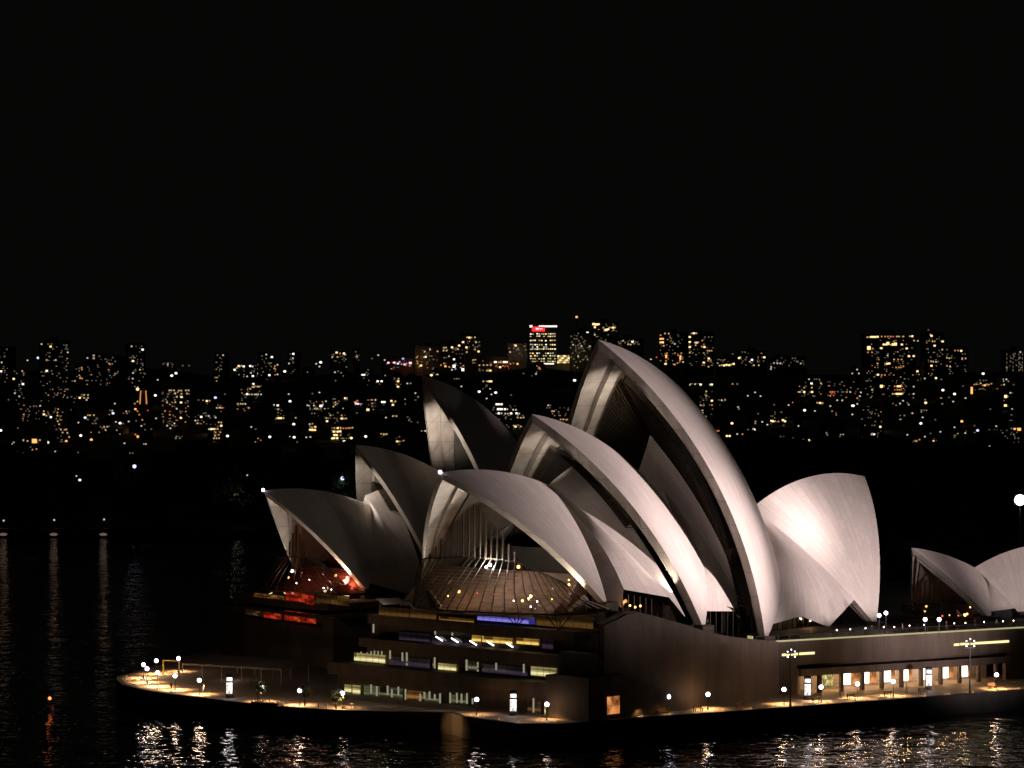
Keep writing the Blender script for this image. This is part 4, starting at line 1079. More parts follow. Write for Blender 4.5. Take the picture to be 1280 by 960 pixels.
# ------------------------------------------------------------------ far shore: embankment lamps, garden, city on the hill
sh_ = MB(); xs_ = [-420 + 20 * i for i in range(26)]
sh_.wall([(x, shore(x) - .6) for x in xs_], -1.2, -1, 3.3)
tag(sh_.build('embankment', stone_wall), 'low straight embankment wall across the dark bay at the far left', 'wall')
pth = MB(); pth.grid([[(x, shore(x) + .7, land_z(x, shore(x) + .7) + .35) for x in xs_], [(x, shore(x) + 7, land_z(x, shore(x) + 7) + .4) for x in xs_]])
kind(pth.build('path', paving), 'structure')
def make_far_lamp():
    t = thing('street_lamp', '-', 'street lamp', group='street lamps in the far city')
    q = MB(); q.tube((0, 0, 0), (0, 0, 1), .1, .07, 6); q.build('pole', dark_metal, t)
    return t
MESHES = {}
def shared(key, fn):
    if key not in MESHES: MESHES[key] = fn()
    return MESHES[key]
LC = {'y': (1, .70, .30), 'w': (1, .93, .82), 'o': (1, .40, .11), 'r': (1, .10, .05), 'b': (.56, .60, 1), 'g': (.78, .95, .50), 'p': (1, .50, .72), 'd': (1, .82, .58), 'm': (1, .66, .34), 'n': (.88, .95, 1)}
LM = {}
for k, c in LC.items():
    LM[k] = emit('far_light_' + k, c, .12 if k == 'd' else .26 if k in 'mn' else .62, False); LM[k.upper()] = emit('far_glare_' + k, c, .4 if k == 'd' else 1.7, False)
def unit_mesh(kind_, mname):
    q = MB()
    if kind_ == 'box': q.box(-.5, .5, -.5, .5, -.5, .5)
    elif kind_ == 'ball': q.ball((0, 0, 0), 1, 10, 6)
    else: q.tube((0, 0, 0), (0, 0, 1), .12, .08, 6)
    me = bpy.data.meshes.new(mname); me.from_pydata(q.v, [], q.f); me.update(); return me
def part(name, me, parent, loc, scale, rz=0):
    o = bpy.data.objects.new(name, me); COL.objects.link(o); o.parent = parent; o.location = loc; o.scale = scale; o.rotation_euler = (0, 0, rz); return o
def mesh_for(kind_, m):
    def mk():
        me = unit_mesh(kind_, kind_ + '_' + m.name); me.materials.append(m); return me
    return shared((kind_, m.name), mk)
# zoom frames the far lights were read from: x0, y0, scale
Z = {1: (0, 410, 5.818), 2: (200, 420, 6.4), 3: (380, 420, 7.111), 4: (510, 395, 5.818), 5: (700, 390, 6.4), 6: (860, 420, 5.818), 7: (1060, 400, 5.818), 0: (0, 0, 1)}
def ground_hit(px, py, hgt=0.0):
    """distance at which the view ray comes down to hgt above the hillside"""
    y = 1125.0
    while y < 2420:
        p = at_y(px, py, y)
        if p.z <= land_z(p.x, y) + hgt: return y
        y += 10
    return 2420.0
def building(z, box, wins, label, name='apartment_building', m=None, roof='flat', size=.86, yaw=None, depth=14, cat='building', wall_emit=None):
    x0, y0, k = Z[z]; cv = lambda a, b_: (x0 + a / k, y0 + b_ / k)
    (ax, ay), (bx, by_) = cv(box[0], box[2]), cv(box[1], box[3])
    Y = ground_hit((ax + bx) / 2, by_); base = at_y((ax + bx) / 2, by_, Y); top = at_y((ax + bx) / 2, ay, Y)
    gz = min(land_z(base.x, Y), base.z) - 3; wd = (bx - ax) * Y / F
    yw = yaw if yaw is not None else R(random.uniform(-14, 14))
    t = thing(name, label, cat, (base.x, Y, gz), yw, 'buildings on the far hillside')
    hh = top.z - gz; mm = m or random.choice((block_a, block_b, block_c, block_a))
    q = MB(); q.box(-wd / 2, wd / 2, 0, depth, 0, hh); q.build('wall', mm, t)
    q = MB()
    if roof == 'flat':
        q.box(-wd / 2 - .2, wd / 2 + .2, -.2, depth + .2, hh + .01, hh + .6)
        if wd > 14: q.box(-wd * .15, wd * .12, depth * .3, depth * .7, hh + .6, hh + 3)
    else:
        q.profile([(0, 0)] * 3, 0, 0) if False else None
        e = .5; a = [(-wd / 2 - e, -e, hh + .01), (wd / 2 + e, -e, hh + .01), (wd / 2 + e, depth + e, hh + .01), (-wd / 2 - e, depth + e, hh + .01)]
        r1, r2 = (-wd / 4, depth / 2, hh + 2.6), (wd / 4, depth / 2, hh + 2.6)
        q.face([a[0], a[1], r2, r1]); q.face([a[2], a[3], r1, r2]); q.face([a[1], a[2], r2]); q.face([a[3], a[0], r1])
    q.build('roof', roof_tile_m if roof != 'flat' else mm, t)
    c, s = math.cos(yw), math.sin(yw)
    for w in wins:
        px, py = cv(w[0], w[1]); cc = w[2]; ww = w[3] if len(w) > 3 else (3.0 if cc.isupper() else 2.1); wh_ = w[4] if len(w) > 4 else (2.4 if cc.isupper() else 1.9)
        # view ray against the front plane
        dx = (px - 640) / F; nx, ny = s, -c
        tt = (nx * base.x + ny * Y) / (nx * dx + ny)
        wx, wy, wz = dx * tt, tt, H - (py - YH) * tt / F
        lx = c * (wx - base.x) + s * (wy - Y); sc = tt / F * size
        part('window', mesh_for('box', LM[cc]), t, (lx, -.06, wz - gz), (ww * sc, .12, wh_ * sc))
    return t
def far_lamp(z, x, y, c, label, r=1.45, hgt=7.0):
    x0, y0, k = Z[z]; px, py = x0 + x / k, y0 + y / k
    Y = ground_hit(px, py, hgt); p = at_y(px, py, Y); gz = min(land_z(p.x, Y), p.z - hgt)
    t = thing('street_lamp', label, 'street lamp', (p.x, Y, gz), 0, 'street lamps in the far city')
    part('pole', mesh_for('pole', dark_metal), t, (0, 0, 0), (1, 1, p.z - gz - .4))
    rr = r * Y / F * (1.25 if c.isupper() else .8); part('lantern', mesh_for('ball', LM[c]), t, (0, 0, p.z - gz), (rr, rr, rr * .8)); return t
# every far building: zoom frame, outline (x0, x1, top, foot), lit windows (x, y, colour), label
BLD = [
 (1, (285, 505, 96, 560), [(302,117,'w'),(368,135,'Y'),(340,233,'y'),(405,233,'w'),(340,311,'W'),(493,177,'w'),(494,254,'d'),(490,155,'d'),(350,117,'d'),(375,117,'d'),(375,312,'d'),(430,330,'d')], 'tall dim square tower on the skyline near the left edge'),
 (1, (92, 186, 300, 600), [(162,313,'y'),(122,330,'d'),(100,370,'Y'),(167,408,'W'),(108,474,'w'),(140,497,'w'),(62,522,'d')], ''),
 (1, (-30, 66, 140, 430), [(50,155,'d'),(35,205,'d'),(12,250,'w'),(8,315,'W'),(50,340,'d')], ''),
 (1, (615, 745, 186, 430), [(636,218,'w'),(682,200,'D'),(723,205,'d'),(682,220,'D')], ''),
 (1, (755, 865, 205, 430), [(767,226,'d'),(793,258,'o'),(801,264,'o'),(838,243,'d'),(850,330,'d'),(836,340,'d'),(820,215,'d'),(858,318,'d')], ''),
 (1, (926, 1058, 118, 450), [(957,133,'w'),(1037,157,'W'),(967,240,'Y'),(968,203,'d'),(1037,260,'d'),(1018,303,'y'),(968,327,'w'),(1053,333,'d'),(937,370,'d'),(965,368,'w'),(985,303,'d'),(955,215,'d'),(980,215,'d')], 'second dim tower on the skyline, behind the orange spire'),
 (1, (545, 620, 270, 400), [(594,288,'o'),(596,301,'o'),(577,293,'d'),(577,345,'o'),(583,365,'y'),(597,367,'o'),(545,385,'y'),(527,385,'d')], ''),
 (1, (500, 660, 470, 575), [(580,508,'Y'),(612,508,'y'),(640,508,'y'),(630,523,'w'),(613,487,'y'),(640,487,'y'),(520,500,'d'),(490,508,'d')], ''),
 (1, (625, 725, 610, 725), [(655,634,'y'),(683,634,'y'),(640,634,'o'),(708,660,'d'),(690,675,'d')], ''),
 (1, (296, 384, 590, 720), [(319,605,'y'),(319,628,'Y'),(337,637,'y'),(370,648,'W')], ''),
 (1, (140, 296, 548, 700), [(213,605,'d'),(173,628,'o'),(150,590,'d'),(292,566,'w'),(265,570,'d'),(245,570,'d'),(220,572,'d'),(173,640,'d')], ''),
 (1, (386, 470, 570, 725), [(423,590,'o'),(418,615,'o'),(418,637,'y'),(455,612,'d'),(420,678,'y'),(430,700,'y'),(393,612,'d'),(410,660,'d')], ''),
 (1, (405, 515, 715, 850), [(443,738,'y'),(482,738,'y'),(455,760,'y'),(490,762,'y'),(503,793,'y'),(482,822,'O'),(410,738,'d'),(470,740,'o')], ''),
 (1, (730, 805, 700, 775), [(757,718,'y'),(780,718,'y'),(768,742,'y'),(730,718,'d')], ''),
 (1, (155, 306, 795, 955), [(250,822,'O',7,6),(170,815,'y'),(200,822,'y'),(290,815,'y'),(205,860,'o'),(235,885,'o'),(265,880,'o'),(225,915,'o'),(270,912,'o'),(178,932,'O'),(135,860,'o'),(205,915,'y'),(285,865,'o')], 'orange glowing low building by the garden at the far left'),
 (1, (380, 505, 880, 950), [(400,897,'w'),(415,899,'d'),(455,910,'w'),(487,908,'d'),(430,905,'d'),(568,905,'d')], ''),
 (1, (470, 520, 575, 680), [(480,635,'w'),(505,637,'w'),(500,590,'d'),(515,595,'d')], ''),
 (1, (1175, 1275, 240, 300), [(1220,265,'y'),(1255,265,'d'),(1187,262,'d'),(1220,275,'d')], ''),
 (2, (10, 245, 422, 752), [(75,435,'y'),(90,435,'y'),(112,435,'y'),(150,437,'y'),(170,437,'y'),(207,435,'y'),(228,435,'y'),(122,460,'w'),(172,462,'y'),(216,460,'y'),(134,486,'w'),(172,488,'Y'),(57,532,'y'),(100,534,'d'),(122,530,'y'),(168,532,'Y'),(22,556,'d'),(134,582,'w'),(40,600,'o'),(160,600,'d'),(78,630,'o'),(20,625,'d'),(167,655,'Y'),(78,680,'d'),(115,700,'w'),(57,717,'w'),(83,738,'w'),(118,720,'d'),(20,460,'d'),(60,485,'d'),(118,510,'d'),(205,535,'d'),(165,615,'d'),(105,635,'d'),(95,712,'d'),(95,530,'d')], 'dotted apartment slab full of small yellow windows right of the orange spire'),
 (2, (440, 520, 140, 300), [(460,153,'d'),(505,153,'w'),(480,175,'d')], ''),
 (2, (575, 690, 225, 330), [(630,240,'Y'),(650,238,'y'),(670,243,'W'),(615,255,'y'),(597,270,'W'),(640,248,'d')], ''),
 (2, (692, 835, 222, 345), [(722,240,'W'),(742,243,'w'),(805,250,'B',4,3),(825,243,'W'),(787,230,'o'),(784,300,'w'),(727,295,'w'),(743,320,'W'),(697,323,'w'),(750,285,'d'),(818,325,'w'),(670,325,'d')], 'flat block with one violet sign light above the first theatre sail'),
 (2, (800, 912, 132, 345), [(850,148,'w'),(895,168,'W'),(815,160,'d'),(850,180,'d'),(875,313,'W'),(855,350,'d')], ''),
 (2, (898, 952, 212, 345), [(920,240,'o'),(922,265,'o'),(914,258,'o'),(940,230,'w'),(940,307,'w')], ''),
 (2, (1020, 1090, 130, 330), [(1067,143,'W'),(1064,178,'w'),(1032,220,'w'),(1067,210,'d'),(1055,190,'d')], ''),
 (2, (640, 840, 372, 520), [(747,384,'W'),(740,408,'y'),(752,408,'y'),(780,405,'y'),(792,405,'y'),(722,423,'y'),(697,465,'W'),(715,467,'y'),(735,467,'y'),(757,468,'y'),(770,467,'w'),(785,468,'y'),(808,467,'w'),(685,490,'d'),(655,515,'d')], 'apartment block with two stacked rows of pale windows above the first theatre sail'),
 (2, (605, 725, 528, 610), [(622,543,'y'),(645,543,'y'),(663,543,'y'),(683,543,'w'),(710,575,'y')], ''),
 (2, (440, 520, 548, 620), [(455,575,'y'),(475,573,'y'),(485,575,'y'),(500,575,'o'),(485,560,'d'),(465,550,'d')], ''),
 (2, (290, 410, 500, 560), [(375,520,'Y'),(397,518,'o'),(308,512,'d')], ''),
 (2, (270, 455, 605, 725), [(330,647,'W'),(368,640,'d'),(390,640,'w'),(445,652,'w'),(283,677,'w'),(300,698,'w'),(320,700,'d'),(365,615,'d'),(435,640,'d'),(400,655,'d')], ''),
 (2, (380, 515, 680, 850), [(490,692,'y'),(490,718,'Y'),(470,690,'y'),(392,745,'w'),(410,745,'Y'),(428,745,'Y'),(445,745,'y'),(462,743,'y'),(445,770,'o'),(483,770,'o'),(440,797,'w'),(432,818,'y'),(452,818,'y'),(472,818,'y'),(435,848,'d'),(470,790,'o')], 'yellow and orange lit stair-stepped block low on the slope, left of the first theatre sail'),
 (2, (900, 1005, 540, 690), [(912,552,'w'),(942,555,'W'),(945,587,'y'),(945,613,'d'),(935,657,'y'),(950,657,'Y'),(968,657,'Y'),(988,657,'y')], ''),
 (3, (236, 385, 138, 260), [(290,147,'Y'),(320,155,'o'),(355,155,'Y'),(298,187,'y'),(253,185,'y'),(362,165,'w'),(265,165,'d')], ''),
 (3, (445, 500, 130, 240), [(460,140,'d'),(472,183,'y'),(468,170,'d')], ''),
 (3, (500, 600, 320, 400), [(520,345,'W',3,2),(535,345,'W',3,2),(555,325,'d'),(570,300,'d')], ''),
 (3, (630, 715, 385, 450), [(655,402,'W'),(690,402,'W')], ''),
 (3, (700, 975, 208, 310), [(717,213,'w'),(750,238,'P'),(803,236,'P'),(835,245,'B'),(880,203,'B'),(895,253,'P'),(945,240,'P',4,3),(850,230,'w'),(868,250,'p'),(940,265,'o'),(910,245,'p')], 'low block with a row of pink and blue lights right of the second theatre sail'),
 (3, (785, 870, 360, 480), [(805,375,'d'),(837,402,'Y'),(820,405,'d'),(835,450,'Y'),(840,380,'y')], ''),
 (3, (10, 235, 570, 720), [(30,616,'w'),(45,620,'b'),(88,618,'w'),(150,622,'W',4,3),(165,612,'w'),(55,647,'d'),(95,645,'y'),(115,645,'y'),(128,645,'d'),(150,650,'d'),(185,648,'y'),(195,580,'w'),(55,580,'d'),(70,688,'d'),(95,688,'d'),(215,645,'d')], 'long low pale-lit block behind the second theatre sail tip'),
 (3, (240, 325, 545, 660), [(280,590,'y'),(280,610,'y'),(262,627,'y'),(260,560,'d'),(275,560,'d'),(310,580,'d')], ''),
 (3, (330, 400, 538, 600), [(345,552,'y'),(362,553,'Y'),(380,552,'y')], ''),
 (3, (430, 525, 560, 640), [(475,575,'o'),(462,600,'P'),(480,603,'P'),(500,605,'b'),(460,585,'o')], 'little bar with one pink and orange lit front on the middle slope'),
 (3, (545, 650, 555, 680), [(590,568,'d'),(605,568,'o'),(635,568,'w'),(605,600,'o'),(605,625,'d'),(568,655,'Y',4,3)], ''),
 (3, (680, 740, 570, 640), [(695,587,'W'),(715,587,'W')], ''),
 (3, (765, 830, 562, 650), [(777,577,'Y'),(812,580,'y'),(790,612,'Y')], ''),
 (3, (180, 310, 660, 790), [(235,705,'y'),(200,730,'y'),(205,757,'Y'),(300,680,'d'),(190,725,'d')], ''),
 (3, (315, 395, 690, 770), [(335,733,'Y'),(375,733,'y'),(335,705,'o'),(355,735,'y')], ''),
 (3, (228, 440, 798, 930), [(250,817,'d'),(270,817,'o'),(300,818,'Y'),(325,815,'y'),(350,820,'o'),(375,820,'o'),(395,818,'o'),(410,818,'o'),(430,815,'y'),(265,850,'Y'),(280,850,'y'),(300,850,'Y'),(322,848,'Y'),(270,880,'Y'),(290,880,'Y'),(325,882,'o'),(252,910,'Y'),(268,908,'Y'),(295,908,'Y'),(300,890,'d')], 'block with four short rows of warm orange windows above the second theatre sail'),
 (3, (660, 755, 855, 915), [(735,872,'y'),(720,872,'y'),(708,872,'y'),(685,870,'o')], ''),
 (3, (800, 900, 880, 975), [(828,937,'Y'),(848,937,'o'),(885,930,'o'),(848,895,'d')], ''),
 (3, (20, 125, 765, 860), [(75,780,'o'),(50,783,'w'),(100,808,'O'),(70,812,'o'),(55,833,'Y'),(75,835,'Y'),(97,835,'Y')], 'small house with a yellow front beneath a red glow on the middle slope'),
 (3, (775, 840, 695, 760), [(790,712,'y'),(822,712,'y')], ''),
 (4, (50, 232, 222, 390), [(65,300,'o'),(95,360,'Y'),(68,330,'o'),(70,345,'o'),(122,258,'y'),(128,297,'Y'),(118,300,'y'),(160,244,'w'),(215,257,'y'),(158,290,'d'),(185,315,'d'),(180,385,'d'),(85,365,'y')], 'broad block with an orange-lit flank behind the third theatre sail'),
 (4, (236, 420, 205, 395), [(262,230,'y'),(277,230,'y'),(258,252,'y'),(280,252,'y'),(320,228,'Y'),(325,262,'d'),(372,215,'Y'),(400,190,'Y'),(362,240,'y'),(298,293,'y'),(335,315,'W'),(240,357,'o'),(272,365,'O'),(262,345,'o'),(402,390,'W',5,4),(335,365,'W',4,4),(320,392,'w'),(402,362,'o'),(318,378,'d'),(345,350,'b'),(300,370,'o'),(330,240,'d'),(385,375,'p'),(345,385,'b')], 'busy stepped block with one dazzling white entrance light behind the third theatre sail'),
 (4, (412, 528, 128, 290), [(430,155,'y'),(445,157,'Y'),(460,157,'y'),(487,155,'y'),(495,190,'w'),(487,243,'y'),(513,258,'Y'),(487,225,'d'),(518,190,'d'),(425,228,'Y'),(428,262,'y'),(505,225,'d'),(518,215,'d'),(430,240,'d')], 'slim tower with a yellow top row on the skyline right of the third theatre sail'),
 (4, (425, 500, 300, 400), [(430,365,'o'),(475,320,'y'),(452,335,'y'),(485,340,'d'),(490,318,'o'),(440,320,'d')], ''),
 (4, (500, 618, 300, 420), [(520,358,'y'),(550,357,'y'),(575,357,'y'),(603,357,'y'),(520,395,'d'),(575,397,'y'),(600,397,'Y'),(545,395,'d'),(588,397,'y')], ''),
 (4, (722, 868, 205, 300), [(783,215,'Y'),(775,210,'y'),(743,262,'w'),(735,235,'d'),(855,245,'d'),(770,235,'d'),(800,240,'d')], 'plain beige block left of the bright office tower with the red sign'),
 (4, (618, 735, 300, 392), [(635,335,'W',4,2.6),(675,337,'y'),(660,337,'y'),(700,335,'W',4,2.6),(718,335,'Y'),(640,365,'r'),(670,372,'Y'),(705,367,'r'),(690,362,'o'),(725,365,'r'),(735,380,'y')], 'low block with blazing white upper windows and a red row beneath'),
 (4, (1085, 1178, 280, 350), [(1085+k*15+8, 292+r*15, 'y' if (k+r)%3 else 'Y') for k in range(6) for r in range(4)], 'low bright yellow hall at the right foot of the office tower'),
 (4, (735, 875, 330, 380), [(860,335,'o'),(835,345,'o'),(797,348,'O'),(745,348,'o'),(845,352,'d')], ''),
 (4, (905, 985, 355, 400), [(930,372,'O',4,4),(955,375,'o'),(960,385,'o'),(940,380,'O')], ''),
 (4, (535, 618, 460, 560), [(575,475,'y'),(590,475,'Y'),(605,475,'Y'),(548,475,'y'),(597,530,'y'),(575,505,'d')], ''),
 (4, (608, 855, 625, 835), [(645,642,'W'),(660,642,'W'),(680,642,'W'),(655,678,'W'),(668,678,'W'),(682,678,'W'),(705,678,'W'),(722,678,'w'),(765,682,'w'),(785,682,'w'),(660,708,'W'),(680,708,'w'),(707,710,'w'),(725,710,'y'),(750,708,'W'),(790,708,'W'),(808,710,'w'),(797,738,'y'),(820,740,'y'),(840,738,'y'),(712,735,'d'),(770,797,'y'),(782,805,'Y'),(820,803,'y'),(625,665,'d'),(620,680,'d'),(710,745,'d')], 'white-lit office block with short window rows between the two sail groups'),
 (4, (1000, 1180, 640, 770), [(1020,650,'w'),(1035,650,'d'),(1048,692,'y'),(1062,692,'y'),(1110,752,'o'),(1130,752,'y'),(1160,752,'o'),(1150,755,'o')], ''),
 (5, (82, 262, 158, 430), [(220,160,'W'),(90,195,'d'),(135,190,'d'),(170,200,'d'),(105,262,'g'),(145,265,'d'),(172,272,'w'),(240,275,'g'),(85,285,'d'),(150,290,'d'),(145,355,'g'),(110,375,'d'),(200,230,'d'),(190,240,'d'),(115,215,'d'),(150,230,'d'),(95,240,'d'),(160,250,'d'),(128,300,'d'),(190,310,'d'),(100,330,'d'),(180,290,'d'),(90,360,'d'),(130,400,'d')], 'dim greenish tower just left of the tip of the tallest sail'),
 (5, (258, 462, 84, 240), [(270,97,'Y',4,3),(290,100,'Y',4,3),(308,98,'Y'),(278,122,'Y'),(278,182,'w'),(348,125,'o'),(368,143,'Y',4,3),(385,138,'Y'),(395,125,'y'),(410,125,'y'),(425,125,'Y'),(440,125,'y'),(428,145,'o'),(355,140,'y')], 'amber-crowned tower right behind the tip of the tallest sail'),
 (5, (425, 662, 212, 320), [(490,235,'d'),(505,230,'y'),(545,238,'d'),(580,238,'W'),(545,258,'y'),(565,260,'y'),(630,258,'d'),(605,240,'d'),(485,250,'d'),(520,245,'d'),(445,215,'d')], ''),
 (5, (792, 995, 165, 432), [(805,185,'o'),(840,172,'y'),(870,173,'y'),(805,215,'O'),(822,215,'O'),(805,243,'O'),(822,243,'Y'),(880,205,'d'),(890,230,'d'),(918,255,'w'),(830,270,'y'),(850,355,'O',2.4,5),(848,390,'o'),(845,415,'Y'),(855,330,'o'),(920,330,'o'),(945,345,'o'),(963,365,'O',2.4,6),(910,418,'o'),(940,408,'o'),(985,400,'w'),(970,330,'o'),(890,212,'d'),(905,240,'d'),(920,420,'y'),(960,390,'o')], 'orange-windowed apartment tower just right of the ridge of the tallest sail'),
 (5, (1018, 1235, 160, 450), [(1058,170,'y'),(1072,170,'Y'),(1090,170,'y'),(1038,200,'Y'),(1138,228,'o'),(1038,240,'Y'),(1080,245,'y'),(1092,245,'Y'),(1105,243,'y'),(1085,265,'y'),(1038,280,'Y'),(1135,278,'o'),(1155,280,'Y'),(1038,325,'y'),(1180,310,'o'),(1195,310,'y'),(1212,310,'o'),(1150,328,'o'),(1190,372,'Y'),(1185,390,'o'),(1150,405,'Y'),(1188,437,'y'),(1210,400,'d'),(1160,200,'d'),(1190,200,'d'),(1215,200,'d'),(1180,328,'d'),(1205,385,'o')], 'yellow-windowed apartment tower, second right of the ridge of the tallest sail'),
 (5, (1020, 1235, 560, 600), [(1040,582,'g'),(1080,577,'w'),(1125,580,'G'),(1200,582,'g'),(1214,580,'G')], ''),
 (5, (1105, 1240, 622, 840), [(1170,635,'y'),(1170,670,'y'),(1215,710,'Y'),(1125,745,'y'),(1140,748,'d'),(1155,748,'y'),(1140,787,'y'),(1150,810,'W'),(1195,745,'d'),(1215,745,'o'),(1170,690,'d')], ''),
 (6, (200, 345, 158, 232), [(215,198,'b'),(230,215,'y'),(245,212,'y'),(262,214,'Y'),(280,210,'Y'),(300,212,'Y'),(315,208,'y'),(332,203,'Y'),(225,170,'d'),(240,175,'d'),(260,175,'d'),(325,130,'d')], 'long low building with one continuous yellow window line right of the tallest sail'),
 (6, (355, 575, 112, 230), [(372,160,'Y'),(380,155,'y'),(465,173,'W'),(450,187,'y'),(480,213,'y'),(515,213,'y'),(555,155,'Y'),(510,188,'d'),(418,172,'d'),(395,115,'d'),(415,118,'d'),(540,155,'d'),(470,215,'d')], ''),
 (6, (588, 722, 162, 250), [(603,240,'w'),(605,225,'w'),(625,197,'y'),(650,198,'w'),(672,198,'w'),(650,178,'d'),(680,160,'d')], ''),
 (6, (735, 860, 152, 230), [(760,162,'d'),(780,162,'d'),(790,187,'d'),(820,200,'y'),(735,215,'d'),(800,187,'d')], ''),
 (6, (215, 290, 445, 520), [(245,467,'w'),(270,465,'o'),(225,465,'d')], ''),
 (6, (592, 728, 540, 660), [(607,617,'Y'),(618,620,'Y'),(632,620,'y'),(657,622,'o'),(690,612,'Y'),(705,620,'Y'),(695,650,'d')], 'pale house with a yellow window row on the middle slope right of the tallest sail'),
 (6, (798, 1000, 310, 460), [(880,314,'w'),(920,314,'d'),(935,314,'d'),(955,314,'d'),(898,345,'W'),(968,345,'y'),(845,376,'o'),(900,376,'y'),(805,407,'y'),(815,407,'y'),(845,407,'Y'),(902,407,'Y'),(925,445,'d')], 'dark apartment block with two big yellow windows above the round south shell'),
 (6, (1004, 1248, 320, 460), [(1035,407,'o'),(1050,407,'o'),(1062,407,'r'),(1035,435,'o'),(1060,432,'r'),(1105,350,'d'),(1130,407,'d'),(1155,407,'o'),(1180,407,'w'),(1235,385,'d'),(1090,405,'d'),(1120,407,'d'),(1045,420,'r')], 'brown brick block with one red-orange window cluster above the round south shell'),
 (6, (925, 1000, 470, 530), [(940,485,'y'),(950,487,'o'),(962,487,'Y'),(980,487,'o')], ''),
 (6, (270, 325, 710, 780), [(283,727,'Y'),(303,727,'Y'),(263,760,'y'),(272,760,'d')], ''),
 (6, (190, 245, 675, 760), [(200,690,'o'),(215,690,'o'),(225,690,'r'),(215,730,'o'),(228,730,'o'),(205,710,'d')], ''),
 (6, (745, 898, 738, 800), [(765,773,'W'),(792,762,'r'),(822,762,'r'),(850,758,'r'),(877,757,'Y'),(765,742,'d'),(890,762,'d')], 'low pavilion with a row of red lights above the round south shell'),
 (7, (112, 495, 106, 575), [(140,125,'y'),(155,124,'y'),(170,123,'Y'),(185,123,'Y'),(198,123,'Y'),(215,122,'Y'),(245,120,'o'),(270,120,'o'),(290,120,'o'),(310,120,'o'),(330,121,'r'),(355,120,'y'),(370,120,'y'),(400,120,'y'),(450,118,'y'),(468,118,'Y'),(260,178,'Y'),(278,178,'Y'),(290,170,'Y',4,4),(310,180,'y'),(328,178,'Y',4,3),(345,175,'Y',4,4),(335,155,'o'),(392,178,'Y'),(480,150,'y'),(508,152,'y'),
   (152,203,'Y',5,5),(180,208,'o'),(242,205,'Y'),(145,235,'o'),(175,235,'o'),(397,210,'d'),(427,207,'Y'),(288,258,'w'),(397,263,'d'),(443,263,'Y'),(478,262,'Y'),(220,235,'d'),(335,287,'y'),(365,287,'o'),(390,287,'o'),(215,316,'y'),(270,318,'o'),(285,318,'Y'),(300,316,'Y'),(350,345,'o'),(370,345,'o'),(385,345,'o'),(402,337,'o'),(217,345,'d'),(218,398,'Y'),(245,400,'o'),(268,400,'o'),(300,398,'d'),
   (243,482,'Y',4,4),(260,480,'o'),(300,480,'d'),(340,482,'o'),(362,482,'Y'),(378,482,'Y'),(390,482,'o'),(422,482,'d'),(478,485,'w'),(340,508,'r'),(360,508,'o'),(375,508,'o'),(388,508,'r'),(325,537,'y'),(340,537,'y'),(355,537,'Y'),(370,537,'Y'),(385,537,'Y'),(397,535,'y'),(478,537,'w'),(475,565,'d'),(165,568,'y'),(175,508,'y')], 'largest block on the right skyline with a long golden top row'),
 (7, (555, 700, 96, 450), [(607,115,'Y'),(600,107,'y'),(585,72,'d'),(615,155,'y'),(630,155,'o'),(630,187,'Y'),(688,156,'Y'),(575,210,'d'),(582,212,'d'),(685,215,'y'),(605,300,'y'),(620,303,'y'),(640,305,'y'),(655,303,'d'),(640,290,'d'),(607,333,'Y'),(610,390,'d'),(640,422,'Y'),(558,425,'w'),(600,270,'d'),(610,395,'d')], 'narrow speckled tower right of the largest block on the right skyline'),
 (7, (462, 562, 340, 450), [(505,373,'Y'),(480,375,'o'),(478,380,'d'),(545,368,'o'),(540,385,'o'),(545,400,'d')], ''),
 (7, (705, 875, 205, 400), [(778,222,'o'),(800,222,'o'),(823,224,'Y'),(720,275,'y'),(737,278,'y'),(830,283,'p'),(855,280,'p'),(720,333,'o'),(742,338,'w'),(795,335,'d'),(720,215,'d'),(740,390,'d')], ''),
 (7, (1145, 1300, 222, 400), [(1253,233,'w'),(1215,245,'d'),(1250,270,'d'),(1180,300,'d'),(1225,330,'d'),(1262,330,'d'),(1150,345,'d')] + [(x, y, 'd', .9, 3.2) for x in (1155, 1200, 1242, 1268) for y in (250, 280, 310, 340, 365)], 'pale ribbed tower at the right edge of the skyline'),
 (7, (912, 1048, 425, 530), [(915,470,'o'),(935,467,'o'),(965,460,'y'),(980,475,'o'),(995,475,'O'),(1010,468,'y'),(1025,470,'o'),(1043,463,'o'),(985,440,'d'),(970,500,'d'),(955,503,'d'),(985,500,'d'),(960,440,'d')], 'gable-topped hall with golden eaves lights and one white lamp on the right slope'),
 (7, (885, 912, 480, 560), [(900,495,'O',3,3),(900,510,'O',3,4),(900,528,'O',3,4)], ''),
 (7, (1120, 1200, 515, 660), [(1147,556,'Y',4,4),(1145,622,'Y',4,3),(1192,530,'d'),(1180,530,'w'),(1193,648,'w')], ''),
 (7, (1095, 1275, 775, 920), [(1212,792,'O'),(1245,795,'O',5,4),(1210,895,'d'),(1125,820,'d'),(1240,860,'d'),(1215,860,'d'),(1195,928,'d')], 'brick building under two orange lamps low at the right edge'),
 (7, (460, 535, 845, 910), [(520,870,'o'),(490,880,'o'),(482,878,'d'),(500,880,'o')], ''),
 (7, (90, 260, 640, 900), [(235,777,'Y'),(172,832,'w'),(190,832,'W'),(160,670,'d'),(148,632,'d'),(102,720,'d'),(108,848,'d'),(120,928,'W'),(140,922,'W'),(155,920,'w'),(170,918,'w'),(110,928,'w'),(125,945,'d')], 'dim grey block above the restaurant gap with a white-lit entrance at its foot'),
 (7, (590, 655, 820, 910), [(620,880,'O'),(560,848,'w')], ''),
]
